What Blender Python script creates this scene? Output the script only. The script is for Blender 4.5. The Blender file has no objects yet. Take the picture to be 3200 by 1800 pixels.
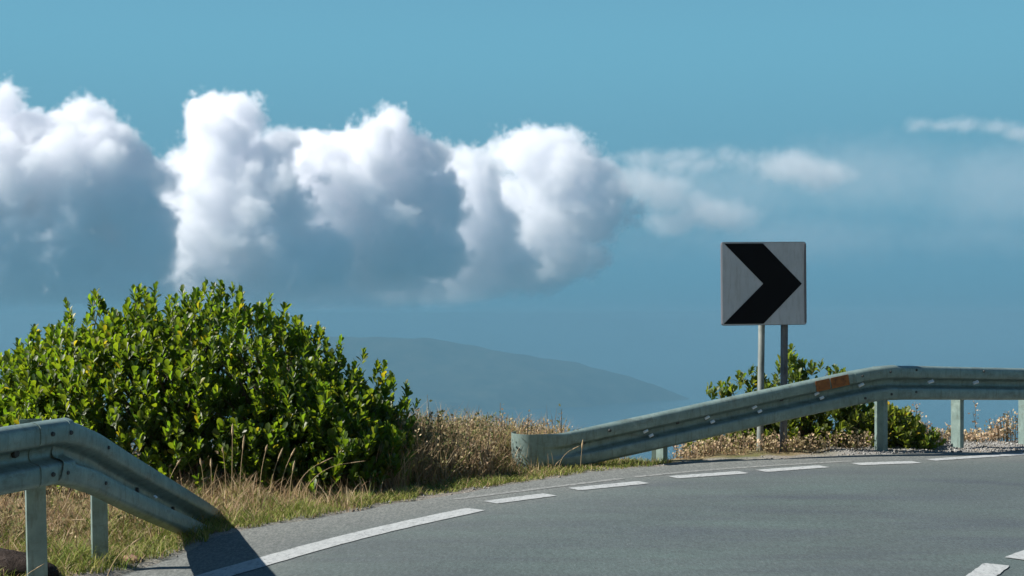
import bpy, bmesh, math, random
import numpy as np
from mathutils import Vector, Matrix, Quaternion
R = math.radians
sc = bpy.context.scene
C = sc.collection
rng = np.random.default_rng(7)
rnd = random.Random(7)

# ------------------------------------------------------------------ camera
cam = bpy.data.objects.new('camera', bpy.data.cameras.new('camera'))
C.objects.link(cam)
cam.data.lens = 50
cam.data.sensor_width = 36
cam.data.clip_start = 0.05
cam.data.clip_end = 600000
cam.location = (0, 0, 1.48)
GRADE = math.atan(85 / 4444)      # the road climbs 1.9 % away from the camera, which looks along it
cam.rotation_euler = (R(90) + GRADE, 0, 0)
sc.camera = cam

# ------------------------------------------------------------------ sky and sun
SUN = Vector((-1.20, -0.12, 1.0)).normalized()
world = bpy.data.worlds.new('World')
sc.world = world
world.use_nodes = True
wt = world.node_tree
bg = wt.nodes['Background']
sky = wt.nodes.new('ShaderNodeTexSky')
sky.sky_type = 'NISHITA'
sky.sun_disc = False
sky.sun_elevation = math.asin(SUN.z)
sky.sun_rotation = math.atan2(SUN.x, SUN.y)
sky.altitude = 600
sky.air_density = 1.0
sky.dust_density = 0.2
sky.ozone_density = 3.0
SKY_K = 0.05
EXPO = 0.85
tint = wt.nodes.new('ShaderNodeMix')
tint.data_type = 'RGBA'
tint.blend_type = 'MULTIPLY'
tint.inputs[0].default_value = 1
wt.links.new(sky.outputs[0], tint.inputs[6])
tint.inputs[7].default_value = (0.72, 1.0, 1.05, 1)
# humid air near the horizon, the same all the way round
geo = wt.nodes.new('ShaderNodeTexCoord')
sep = wt.nodes.new('ShaderNodeSeparateXYZ')
wt.links.new(geo.outputs['Generated'], sep.inputs[0])
ramp = wt.nodes.new('ShaderNodeValToRGB')
ramp.color_ramp.interpolation = 'EASE'
e = ramp.color_ramp.elements
XG = 2 ** EXPO
HZ = [(0.0, (0.110, 0.278, 0.402)), (0.035, (0.127, 0.322, 0.458)), (0.09, (0.148, 0.375, 0.515)), (0.20, (0.158, 0.425, 0.580)), (0.30, (0.155, 0.41, 0.565))]
e[0].position, e[0].color = HZ[0][0], (*[c / SKY_K / XG for c in HZ[0][1]], 1)
e[1].position, e[1].color = HZ[-1][0], (*[c / SKY_K / XG for c in HZ[-1][1]], 1)
for p, c in HZ[1:-1]:
    k = e.new(p)
    k.color = (*[v / SKY_K / XG for v in c], 1)
wt.links.new(sep.outputs[2], ramp.inputs[0])
mr = wt.nodes.new('ShaderNodeMapRange')
mr.interpolation_type = 'SMOOTHSTEP'
mr.inputs[1].default_value = 0.16
mr.inputs[2].default_value = 0.42
mr.inputs[3].default_value = 0
mr.inputs[4].default_value = 1
wt.links.new(sep.outputs[2], mr.inputs[0])
mx = wt.nodes.new('ShaderNodeMix')
mx.data_type = 'RGBA'
wt.links.new(mr.outputs[0], mx.inputs[0])
wt.links.new(ramp.outputs[0], mx.inputs[6])
wt.links.new(tint.outputs[2], mx.inputs[7])
wt.links.new(mx.outputs[2], bg.inputs[0])
bg.inputs[1].default_value = SKY_K

sl = bpy.data.lights.new('sun', 'SUN')
sl.energy = 5.0
sl.angle = R(0.5)
sl.color = (1.0, 0.94, 0.86)
sun = bpy.data.objects.new('sun', sl)
C.objects.link(sun)
sun.rotation_euler = SUN.to_track_quat('Z', 'Y').to_euler()

vs = sc.view_settings
vs.view_transform = 'Standard'
vs.look = 'None'
vs.exposure = EXPO
vs.gamma = 1
cy = sc.cycles
cy.use_denoising = True
cy.use_adaptive_sampling = True
cy.adaptive_threshold = 0.015
cy.max_bounces = 22
cy.diffuse_bounces = 4
cy.glossy_bounces = 3
cy.transmission_bounces = 4
cy.volume_bounces = 18
cy.volume_step_rate = 4
cy.volume_max_steps = 256
cy.caustics_reflective = False
cy.caustics_refractive = False


# ------------------------------------------------------------------ helpers
def mat(name, col=(.5, .5, .5), rough=.7, metal=0.0, spec=.5):
    m = bpy.data.materials.new(name)
    m.use_nodes = True
    b = m.node_tree.nodes['Principled BSDF']
    b.inputs['Base Color'].default_value = (*col, 1)
    b.inputs['Roughness'].default_value = rough
    b.inputs['Metallic'].default_value = metal
    b.inputs['Specular IOR Level'].default_value = spec
    return m, m.node_tree, b


def noise(nt, scale, detail=4, rough=.55, vec=None, dist=0):
    n = nt.nodes.new('ShaderNodeTexNoise')
    n.inputs['Scale'].default_value = scale
    n.inputs['Detail'].default_value = detail
    n.inputs['Roughness'].default_value = rough
    n.inputs['Distortion'].default_value = dist
    if vec is not None:
        nt.links.new(vec, n.inputs['Vector'])
    return n.outputs['Fac']


def obj_vec(nt, scale=(1, 1, 1), rot=0.0):
    t = nt.nodes.new('ShaderNodeTexCoord')
    mp = nt.nodes.new('ShaderNodeMapping')
    mp.inputs['Scale'].default_value = scale
    mp.inputs['Rotation'].default_value = (0, 0, rot)
    nt.links.new(t.outputs['Object'], mp.inputs[0])
    return mp.outputs[0]


def cramp(nt, fac, stops, interp='LINEAR'):
    n = nt.nodes.new('ShaderNodeValToRGB')
    n.color_ramp.interpolation = interp
    el = n.color_ramp.elements
    while len(el) < len(stops):
        el.new(.5)
    for i, (p, c) in enumerate(stops):
        el[i].position = p
        el[i].color = (c, c, c, 1) if isinstance(c, (int, float)) else (*c, 1)
    nt.links.new(fac, n.inputs[0])
    return n.outputs[0]


def mixc(nt, fac, a, b, mode='MIX'):
    n = nt.nodes.new('ShaderNodeMix')
    n.data_type = 'RGBA'
    n.blend_type = mode
    for s, v in ((0, fac), (6, a), (7, b)):
        if isinstance(v, (int, float)):
            n.inputs[s].default_value = v
        elif isinstance(v, tuple):
            n.inputs[s].default_value = (*v, 1)
        else:
            nt.links.new(v, n.inputs[s])
    return n.outputs[2]


def bump(nt, b, h, strength=.3, dist=.01):
    n = nt.nodes.new('ShaderNodeBump')
    n.inputs['Strength'].default_value = strength
    n.inputs['Distance'].default_value = dist
    nt.links.new(h, n.inputs['Height'])
    nt.links.new(n.outputs[0], b.inputs['Normal'])


def attr(nt, name):
    n = nt.nodes.new('ShaderNodeAttribute')
    n.attribute_name = name
    return n


def mesh_obj(name, verts, faces, material, parent=None, smooth=False, cols=None):
    me = bpy.data.meshes.new(name)
    me.from_pydata([tuple(v) for v in verts], [], [tuple(f) for f in faces])
    if cols is not None:
        a = me.color_attributes.new('Col', 'FLOAT_COLOR', 'POINT')
        arr = np.ones((len(verts), 4), dtype=np.float32)
        arr[:, :3] = cols
        a.data.foreach_set('color', arr.ravel())
    if material is not None:
        me.materials.append(material)
    if smooth:
        me.polygons.foreach_set('use_smooth', [True] * len(me.polygons))
    me.update()
    o = bpy.data.objects.new(name, me)
    C.objects.link(o)
    if parent is not None:
        o.parent = parent
    return o


def bm_obj(name, bm, material, parent=None, smooth=False):
    me = bpy.data.meshes.new(name)
    bm.to_mesh(me)
    bm.free()
    me.materials.append(material)
    if smooth:
        me.polygons.foreach_set('use_smooth', [True] * len(me.polygons))
    o = bpy.data.objects.new(name, me)
    C.objects.link(o)
    if parent is not None:
        o.parent = parent
    return o


def tag(o, label=None, cat=None, group=None, kind=None):
    if label:
        o['label'] = label
    if cat:
        o['category'] = cat
    if group:
        o['group'] = group
    if kind:
        o['kind'] = kind
    return o


def empty(name, loc, label, cat, group=None):
    o = bpy.data.objects.new(name, None)
    o.empty_display_size = .1
    C.objects.link(o)
    o.location = loc
    return tag(o, label, cat, group)


def keep(o, root):
    """parent o (built in world coordinates) under root"""
    o.parent = root
    o.matrix_parent_inverse = Matrix.Translation(root.location).inverted()
    return o


# ------------------------------------------------------------------ lie of the land
EDGE = np.array([(-60, -52), (-24, -19), (-12, -6), (-6, 1.2), (-3.5, 4.9), (-2.55, 6.3), (-2.12, 7.1), (-1.96, 7.52), (-1.85, 7.80),
                 (-1.80, 8.2), (-1.76, 8.5), (-1.60, 8.75), (-1.24, 9.2), (-0.8, 9.78), (-0.38, 10.27), (0.0, 10.70), (0.65, 11.45), (1.49, 12.05),
                 (2.52, 12.47), (3.13, 12.68), (4.82, 13.35), (7.5, 14.2), (12, 15.0), (24, 15.2), (48, 12), (90, 0)], dtype=float)


def edge_dist(P):
    """signed distance from the outer asphalt edge (+ = away from the road)"""
    P = np.asarray(P, dtype=float)
    best = np.full(len(P), 1e18)
    sgn = np.ones(len(P))
    for a, b in zip(EDGE[:-1], EDGE[1:]):
        d = b - a
        t = np.clip(((P - a) @ d) / (d @ d), 0, 1)
        q = P - (a + t[:, None] * d)
        r = (q ** 2).sum(1)
        cr = d[0] * q[:, 1] - d[1] * q[:, 0]
        m = r < best
        best[m] = r[m]
        sgn[m] = np.where(cr[m] >= 0, 1, -1)
    return np.sqrt(best) * sgn


def road_z(x):
    x = np.asarray(x, dtype=float)
    s = np.log1p(np.exp(np.clip((x - 3.3) * 2.5, -40, 40))) / 2.5
    return -0.035 * np.minimum(s, 40)


VW_X = [-60, -6, -1.6, -0.9, 0.3, 0.9, 1.25, 1.7, 2.2, 3.2, 4.2, 6, 60]
VW_W = [4.0, 4.0, 3.6, 3.0, 1.7, 0.55, 0.28, 0.45, 0.95, 1.10, 0.95, 0.9, 1.2]


def ground_z(P, d=None):
    P = np.asarray(P, dtype=float)
    if d is None:
        d = edge_dist(P)
    x, y = P[:, 0], P[:, 1]
    z = road_z(x)
    w = np.interp(x, VW_X, VW_W)
    over = np.maximum(d - w, 0)
    fall = 0.62 * np.sqrt(over ** 2 + .01) - .062
    fall = np.where(over > 0, fall, 0)
    z = z - fall
    z = z + 0.10 * np.exp(-((x + 2.75) ** 2 / .45 + (y - 6.4) ** 2 / 1.3))
    near = np.clip(d / .35, 0, 1)
    wob = .018 * np.sin(3.1 * x + 1.3) * np.sin(2.7 * y) + .012 * np.sin(7.7 * x) * np.sin(6.1 * y + 2) + .010 * np.sin(15 * x + 3 * y)
    z = z + np.where(d > 0, near * wob + .004, -0.06 * np.clip(-d / .12, 0, 1))
    inner = np.maximum(-d - 8.2, 0)
    rise = np.minimum(inner * .55, 16 + 2 * np.sin(x * .07))
    z = z + np.where(d < -8.0, rise + .06, 0)
    far = np.clip((over - 20) / 200, 0, 1)
    z = z + far * 12 * np.sin(x * .021) * np.sin(y * .017 + 1)
    return np.maximum(z, -430)


def gz(x, y):
    return float(ground_z(np.array([[x, y]]))[0])


def spread(lo, hi, step, out, n):
    core = np.arange(lo, hi + 1e-6, step)
    g = np.geomspace(step, 1.0, 6)
    k = np.geomspace(1, out, n)
    return np.concatenate([lo - k[::-1], core, hi + k])


gx = spread(-6, 8, .11, 1400, 34)
gy = np.concatenate([3 - np.geomspace(.3, 90, 26)[::-1], np.arange(3, 16.5, .11), 16.5 + np.geomspace(.4, 1400, 34)])
GX, GY = np.meshgrid(gx, gy)
GP = np.stack([GX.ravel(), GY.ravel()], 1)
GD = edge_dist(GP)
GZ = ground_z(GP, GD)
nx, ny = len(gx), len(gy)
idx = np.arange(nx * ny).reshape(ny, nx)
gf = np.stack([idx[:-1, :-1], idx[:-1, 1:], idx[1:, 1:], idx[1:, :-1]], -1).reshape(-1, 4)
gm, nt, b = mat('ground_soil', rough=.95, spec=.2)
ov = obj_vec(nt)
n1 = noise(nt, 1.7, 6, .6, ov)
n2 = noise(nt, 28, 5, .7, ov)
soil = cramp(nt, n2, [(.25, (.10, .075, .045)), (.55, (.24, .18, .105)), (.8, (.36, .29, .18))])
olive = cramp(nt, n2, [(.25, (.05, .065, .02)), (.75, (.17, .17, .06))])
base = mixc(nt, cramp(nt, n1, [(.42, 0), (.62, 1)]), soil, olive)
grav = cramp(nt, noise(nt, 75, 4, .75, ov), [(.28, (.10, .10, .095)), (.5, (.26, .255, .24)), (.72, (.42, .41, .39))])
ga = attr(nt, 'Col')
sx_ = nt.nodes.new('ShaderNodeSeparateColor')
nt.links.new(ga.outputs['Color'], sx_.inputs[0])
base = mixc(nt, sx_.outputs[0], base, grav)
nt.links.new(base, b.inputs['Base Color'])
bump(nt, b, noise(nt, 60, 5, .7, ov), .7, .02)
gravel_mask = np.clip((GP[:, 0] - 2.55) / .5, 0, 1) * (np.abs(GD - .4) < .75)
thin = (GD > -0.3) & (GD < .10)
gravel_mask = np.maximum(gravel_mask, np.where(thin, .7, 0))
gcol = np.stack([gravel_mask, gravel_mask * 0, gravel_mask * 0], 1)
ground = mesh_obj('ground', np.column_stack([GP, GZ]), gf, gm, smooth=True, cols=gcol)
tag(ground, 'dry hillside verge falling away behind the road', kind='structure')

# ---- road
cum = np.concatenate([[0], np.cumsum(np.linalg.norm(np.diff(EDGE, axis=0), axis=1))])


def edge_at(s):
    return np.stack([np.interp(s, cum, EDGE[:, 0]), np.interp(s, cum, EDGE[:, 1])], -1)


def smooth_edge(s, w=.5):
    k = np.linspace(-w, w, 9)
    return np.mean([edge_at(np.asarray(s) + q) for q in k], axis=0)


ss = np.concatenate([np.arange(2, 60, 3.0), np.arange(60, 106, .10), np.arange(106, cum[-1] - 3, 3.0)])
eP = smooth_edge(ss, .35)
tan = np.gradient(smooth_edge(ss, 2.2), axis=0)
tan /= np.linalg.norm(tan, axis=1)[:, None]
nrm = np.stack([tan[:, 1], -tan[:, 0]], 1)
offs = np.array([-.02, .1, .4, .9])
wig = .02 * np.sin(ss * 5.1) + .016 * np.sin(ss * 11.3 + 1) + .012 * np.sin(ss * 23.7) + .03 * np.sin(ss * 1.7)
rv = []
for j, o_ in enumerate(offs):
    jit = wig if j == 0 else 0 * wig
    p = eP + nrm * (o_ + jit)[:, None]
    rv.append(np.column_stack([p, road_z(p[:, 0]) + (.006 if j else -.004)]))
hub = np.array([8.0, 3.0])
for k_ in (.16, .24, .34, .46, .6, .78, .97):
    p = eP + (hub - eP) * k_
    rv.append(np.column_stack([p, road_z(p[:, 0]) + .006]))
rv = np.stack(rv, 1)
nS, nO = rv.shape[:2]
ri = np.arange(nS * nO).reshape(nS, nO)
rf = np.stack([ri[:-1, :-1], ri[:-1, 1:], ri[1:, 1:], ri[1:, :-1]], -1).reshape(-1, 4)
side = np.zeros((nS, nO))
side[:, 0] = 1
side[:, 1] = 1
side[:, 2] = .8
side[:, 3] = .2
am, nt, b = mat('asphalt', rough=.86, spec=.35)
ov = obj_vec(nt)
ra = .55
streak = noise(nt, 1.0, 4, .55, obj_vec(nt, (.55, 2.6, 1), -ra), .4)
fine = noise(nt, 190, 3, .8, ov)
mid = noise(nt, 34, 4, .7, ov)
agg = nt.nodes.new('ShaderNodeTexVoronoi')
agg.inputs['Scale'].default_value = 95
nt.links.new(ov, agg.inputs['Vector'])
g0 = cramp(nt, fine, [(.30, (.038, .052, .054)), (.52, (.071, .093, .094)), (.74, (.126, .156, .155))])
g1 = mixc(nt, cramp(nt, agg.outputs['Color'], [(.80, 0), (.95, .45)]), g0, (.16, .17, .165))
g2 = mixc(nt, 1.0, g1, cramp(nt, streak, [(.30, (.84, .82, .92)), (.5, (1.0, 1.0, 1.0)), (.70, (1.10, 1.18, 1.12))]), 'MULTIPLY')
grit = noise(nt, 85, 2, .6, obj_vec(nt, (1, .28, 1)))
g2 = mixc(nt, 1.0, g2, cramp(nt, grit, [(.28, .76), (.5, 1.0), (.72, 1.26)]), 'MULTIPLY')
g3 = mixc(nt, 1.0, g2, cramp(nt, mid, [(.3, .90), (.7, 1.10)]), 'MULTIPLY')
sa = attr(nt, 'Col')
sp = nt.nodes.new('ShaderNodeSeparateColor')
nt.links.new(sa.outputs['Color'], sp.inputs[0])
lite = cramp(nt, noise(nt, 70, 4, .75, obj_vec(nt, (1, .35, 1))), [(.28, (.062, .070, .067)), (.5, (.135, .146, .138)), (.75, (.25, .258, .244))])
stain = cramp(nt, noise(nt, .8, 5, .6, ov, .6), [(.36, .94), (.5, 1.0), (.66, 1.05)])
g3 = mixc(nt, 1.0, g3, stain, 'MULTIPLY')
g4 = mixc(nt, sp.outputs[0], g3, lite)
nt.links.new(g4, b.inputs['Base Color'])
bump(nt, b, fine, .45, .006)
road = mesh_obj('road', rv.reshape(-1, 3), rf, am, smooth=True, cols=np.repeat(side.reshape(-1, 1), 3, 1))
tag(road, 'grey asphalt road bending right with white markings', kind='structure')

# ---- painted lines (parts of the road)
pm, nt, b = mat('road_paint', (.6, .6, .6), .75, spec=.3)
ov = obj_vec(nt)
wear = noise(nt, 42, 6, .8, obj_vec(nt, (1, .5, 1)))
nt.links.new(cramp(nt, wear, [(.33, (.11, .12, .12)), (.43, (.30, .32, .32)), (.7, (.43, .455, .455))]), b.inputs['Base Color'])
bump(nt, b, noise(nt, 170, 3, .8, ov), .35, .004)
om, nt, b = mat('worn_paint', (.3, .3, .3), .85, spec=.25)
ov = obj_vec(nt)
nt.links.new(cramp(nt, noise(nt, 40, 6, .8, ov), [(.40, (.115, .125, .12)), (.60, (.27, .28, .27))]), b.inputs['Base Color'])


def paint(name, pts, width, m, lift=.010, n=14, taper=.012):
    pts = np.array(pts, dtype=float)
    c = np.concatenate([[0], np.cumsum(np.linalg.norm(np.diff(pts, axis=0), axis=1))])
    s = np.linspace(0, c[-1], n * (len(pts) - 1) + 1)
    p = np.stack([np.interp(s, c, pts[:, 0]), np.interp(s, c, pts[:, 1])], 1)
    if len(pts) > 2:
        for _ in range(30):
            p[1:-1] = .5 * p[1:-1] + .25 * (p[:-2] + p[2:])
    t = np.gradient(p, axis=0)
    t /= np.linalg.norm(t, axis=1)[:, None]
    q = np.stack([t[:, 1], -t[:, 0]], 1)
    ph = rnd.random() * 9
    w = width / 2 * np.clip(np.minimum(s, c[-1] - s) / max(taper, 1e-3) + .92, 0, 1)
    wa = w + .002 * np.sin(s * 37 + ph) + .002 * np.sin(s * 91 + ph)
    wb = w + .002 * np.sin(s * 41 + ph * 2) + .002 * np.sin(s * 83)
    a = p + q * wa[:, None]
    bb = p - q * wb[:, None]
    v = np.concatenate([np.column_stack([a, road_z(a[:, 0]) + lift]), np.column_stack([bb, road_z(bb[:, 0]) + lift])])
    k = len(p)
    f = [(i, i + 1, k + i + 1, k + i) for i in range(k - 1)]
    return mesh_obj(name, v, f, m, road)


paint('edge_line', [(-4.9, 1.8), (-2.9, 4.75), (-1.95, 6.45), (-1.50, 7.30), (-1.10, 8.16), (-0.68, 8.85), (-0.24, 9.46)], .17, pm)
for a, bq in (((-0.15, 9.76), (0.27, 10.13)), ((0.45, 10.40), (1.00, 10.77)), ((1.25, 11.05), (1.85, 11.36)), ((2.0, 11.44), (2.58, 11.75)), ((2.88, 11.91), (3.45, 12.12))):
    paint('line_dash', [a, bq], .15, pm)
paint('edge_line', [(3.62, 12.30), (4.2, 12.70), (4.80, 13.12), (6.2, 13.75), (9, 14.3)], .12, pm)
paint('old_line', [(-0.40, 9.92), (0.38, 10.60), (0.86, 11.00)], .07, om, .0085)
paint('old_line', [(0.95, 11.08), (1.5, 11.47), (2.15, 11.80), (2.9, 12.14)], .07, om, .0085)
paint('centre_dash', [(2.32, 7.14), (2.585, 7.58)], .135, pm)
paint('centre_dash', [(2.745, 7.74), (3.10, 8.16)], .135, pm)
paint('centre_dash', [(1.80, 6.2), (2.06, 6.72)], .16, pm)

# ---- sea
sm_, nt, b = mat('sea_water', (.012, .035, .05), .22)
bump(nt, b, noise(nt, .02, 6, .6, obj_vec(nt)), .5, 3)
n = 72
seav = [(0, 0, -410)] + [(150000 * math.cos(2 * math.pi * i / n), 150000 * math.sin(2 * math.pi * i / n), -410) for i in range(n)]
tag(mesh_obj('sea', seav, [(0, 1 + i, 1 + (i + 1) % n) for i in range(n)], sm_), 'hazy blue sea below the hillside', kind='structure')

# ---- far headland
hx = np.linspace(-4200, 1500, 150)
hy = np.linspace(5600, 9200, 70)
HX, HY = np.meshgrid(hx, hy)
crest = np.interp(HX, [-4200, -2200, -945, -410, -63, 315, 630, 835, 980, 1500], [-420, -260, -100, -118, -172, -232, -322, -398, -430, -560])
fall_ = np.abs(HY - 7000) * .30
hn = sum(a * np.sin(HX * f1 + p1) * np.sin(HY * f2 + p2) for a, f1, p1, f2, p2 in ((18, .006, 1, .005, 0), (9, .013, 2, .012, 1), (5, .027, 0, .023, 3), (3, .05, 1, .047, 2)))
HZz = np.maximum(crest - fall_ + hn * np.clip(fall_ / 30, .55, 1.6) + 4, -425)
hi = np.arange(HX.size).reshape(HX.shape)
hf = np.stack([hi[:-1, :-1], hi[:-1, 1:], hi[1:, 1:], hi[1:, :-1]], -1).reshape(-1, 4)
hm, nt, b = mat('far_scrub', rough=.95, spec=.1)
hn2 = noise(nt, .012, 6, .65, obj_vec(nt))
nt.links.new(cramp(nt, hn2, [(.35, (.022, .030, .020)), (.65, (.05, .055, .04)), (.8, (.09, .09, .07))]), b.inputs['Base Color'])
tag(mesh_obj('hills', np.column_stack([HX.ravel(), HY.ravel(), HZz.ravel()]), hf, hm, smooth=True), 'blue hazy headland sloping down to the sea', kind='structure')

# ---- haze
zb, zt = -470, 34
hb = bmesh.new()
bmesh.ops.create_cube(hb, size=1)
for v in hb.verts:
    v.co = (v.co.x * 320000, v.co.y * 320000, zb if v.co.z < 0 else zt)
zm = bpy.data.materials.new('haze_air')
zm.use_nodes = True
zn = zm.node_tree
zn.nodes.clear()
zo = zn.nodes.new('ShaderNodeOutputMaterial')
zv = zn.nodes.new('ShaderNodeVolumePrincipled')
zv.inputs['Color'].default_value = (.168, .350, .468, 1)
zv.inputs['Density'].default_value = 1.9e-4
zv.inputs['Anisotropy'].default_value = 0
zn.links.new(zv.outputs[0], zo.inputs['Volume'])
haze = bm_obj('haze', hb, zm)
tag(haze, 'pale blue haze over the sea', kind='stuff')


# ------------------------------------------------------------------ clouds
def cloud(name, label, blobs, D, rho, soft, amp, seed, vox, depth, base_fade=None):
    """a cumulus volume: ellipsoids (x, z, rx, rz in metres) roughened by billow noise; D metres out to sea"""
    rr = random.Random(seed)
    B = []
    for (x, z, rx, rz, fwd) in blobs:
        r = max(rx, rz)
        B.append((x, D - fwd + rr.uniform(-.5, .5) * depth * (.3 if fwd else 1), z, rx, min(rx, rz) + .35 * r, rz))
    pad = amp + soft
    mn = [min(q[i] - q[i + 3] for q in B) - pad for i in range(3)]
    mxx = [max(q[i] + q[i + 3] for q in B) + pad for i in range(3)]
    mn[2] = max(mn[2], 45)
    g = bpy.data.node_groups.new(name + '_shape', 'GeometryNodeTree')
    g.interface.new_socket('Geometry', in_out='OUTPUT', socket_type='NodeSocketGeometry')
    N, L = g.nodes, g.links
    pos = N.new('GeometryNodeInputPosition').outputs[0]

    def M(op, *a):
        nn = N.new('ShaderNodeMath')
        nn.operation = op
        for i, v in enumerate(a):
            if isinstance(v, (int, float)):
                nn.inputs[i].default_value = v
            else:
                L.new(v, nn.inputs[i])
        return nn.outputs[0]

    def V(op, a, b_=None):
        nn = N.new('ShaderNodeVectorMath')
        nn.operation = op
        for i, v in enumerate((a, b_)):
            if isinstance(v, tuple):
                nn.inputs[i].default_value = v
            elif v is not None:
                L.new(v, nn.inputs[i])
        return nn.outputs['Value'] if op == 'LENGTH' else nn.outputs[0]
    nz = N.new('ShaderNodeTexNoise')
    nz.inputs['Scale'].default_value = 1 / 620
    nz.inputs['Detail'].default_value = 3
    L.new(pos, nz.inputs['Vector'])
    p2 = V('ADD', pos, V('MULTIPLY', V('SUBTRACT', nz.outputs['Color'], (.5, .5, .5)), (amp * 2.2,) * 3))
    acc = None
    for q in B:
        ln = V('LENGTH', V('MULTIPLY', V('SUBTRACT', p2, q[:3]), (1 / q[3], 1 / q[4], 1 / q[5])))
        d = M('MULTIPLY_ADD', ln, min(q[3:]), -min(q[3:]))
        acc = d if acc is None else M('SMOOTH_MIN', acc, d, 35.0)
    vo = N.new('ShaderNodeTexVoronoi')
    vo.inputs['Scale'].default_value = 1 / 300
    vo.inputs['Detail'].default_value = 3.5
    vo.inputs['Roughness'].default_value = .55
    vo.normalize = True
    L.new(p2, vo.inputs['Vector'])
    n2_ = N.new('ShaderNodeTexNoise')
    n2_.inputs['Scale'].default_value = 1 / 130
    n2_.inputs['Detail'].default_value = 5
    n2_.inputs['Roughness'].default_value = .68
    L.new(p2, n2_.inputs['Vector'])
    v3 = N.new('ShaderNodeTexVoronoi')
    v3.inputs['Scale'].default_value = 1 / 105
    v3.inputs['Detail'].default_value = 2
    v3.inputs['Roughness'].default_value = .6
    v3.normalize = True
    L.new(p2, v3.inputs['Vector'])
    d = M('MULTIPLY_ADD', vo.outputs['Distance'], amp * 5.4, acc)
    d = M('MULTIPLY_ADD', v3.outputs['Distance'], amp * 2.3, d)
    d = M('MULTIPLY_ADD', n2_.outputs['Fac'], amp * 3.3, d)
    d = M('SUBTRACT', d, amp * 4.2)
    den = M('MINIMUM', M('MAXIMUM', M('MULTIPLY', d, -1 / soft), 0), 1)
    den = M('POWER', den, 1.4)
    if base_fade:
        s3 = N.new('ShaderNodeSeparateXYZ')
        L.new(pos, s3.inputs[0])
        f = N.new('ShaderNodeMapRange')
        f.interpolation_type = 'SMOOTHSTEP'
        f.inputs[1].default_value = base_fade[0]
        f.inputs[2].default_value = base_fade[1]
        f.inputs[3].default_value = base_fade[2]
        f.inputs[4].default_value = 1.0
        L.new(s3.outputs[2], f.inputs[0])
        den = M('MULTIPLY', den, f.outputs[0])
    vc = N.new('GeometryNodeVolumeCube')
    L.new(den, vc.inputs['Density'])
    vc.inputs['Min'].default_value = mn
    vc.inputs['Max'].default_value = mxx
    for i, a in enumerate('XYZ'):
        vc.inputs['Resolution ' + a].default_value = int((mxx[i] - mn[i]) / vox)
    m = bpy.data.materials.new('cloud_vapour')
    m.use_nodes = True
    mt = m.node_tree
    mt.nodes.clear()
    out = mt.nodes.new('ShaderNodeOutputMaterial')
    pv = mt.nodes.new('ShaderNodeVolumePrincipled')
    pv.inputs['Color'].default_value = (.985, .985, 1, 1)
    pv.inputs['Density'].default_value = rho
    pv.inputs['Anisotropy'].default_value = 0
    mt.links.new(pv.outputs[0], out.inputs['Volume'])
    smn = N.new('GeometryNodeSetMaterial')
    smn.inputs['Material'].default_value = m
    L.new(vc.outputs[0], smn.inputs[0])
    go = N.new('NodeGroupOutput')
    L.new(smn.outputs[0], go.inputs[0])
    o = bpy.data.objects.new(name, bpy.data.meshes.new(name))
    C.objects.link(o)
    o.data.materials.append(m)
    md = o.modifiers.new('shape', 'NODES')
    md.node_group = g
    return tag(o, label, kind='stuff')


RHO, SOFT = .0088, 62


def tower(s, dist):
    """ellipsoids given in thousandths of the 4444-unit view distance, turned into metres at that distance"""
    k = dist / 4444.0
    o = []
    for t in s.split():
        x, y, rx, ry, *fw = map(float, t.split(','))
        o.append(((x - 1600) * k, (985 - y) * k, rx * k, ry * k, fw[0] * k if fw else 0.0))
    return o


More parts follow.
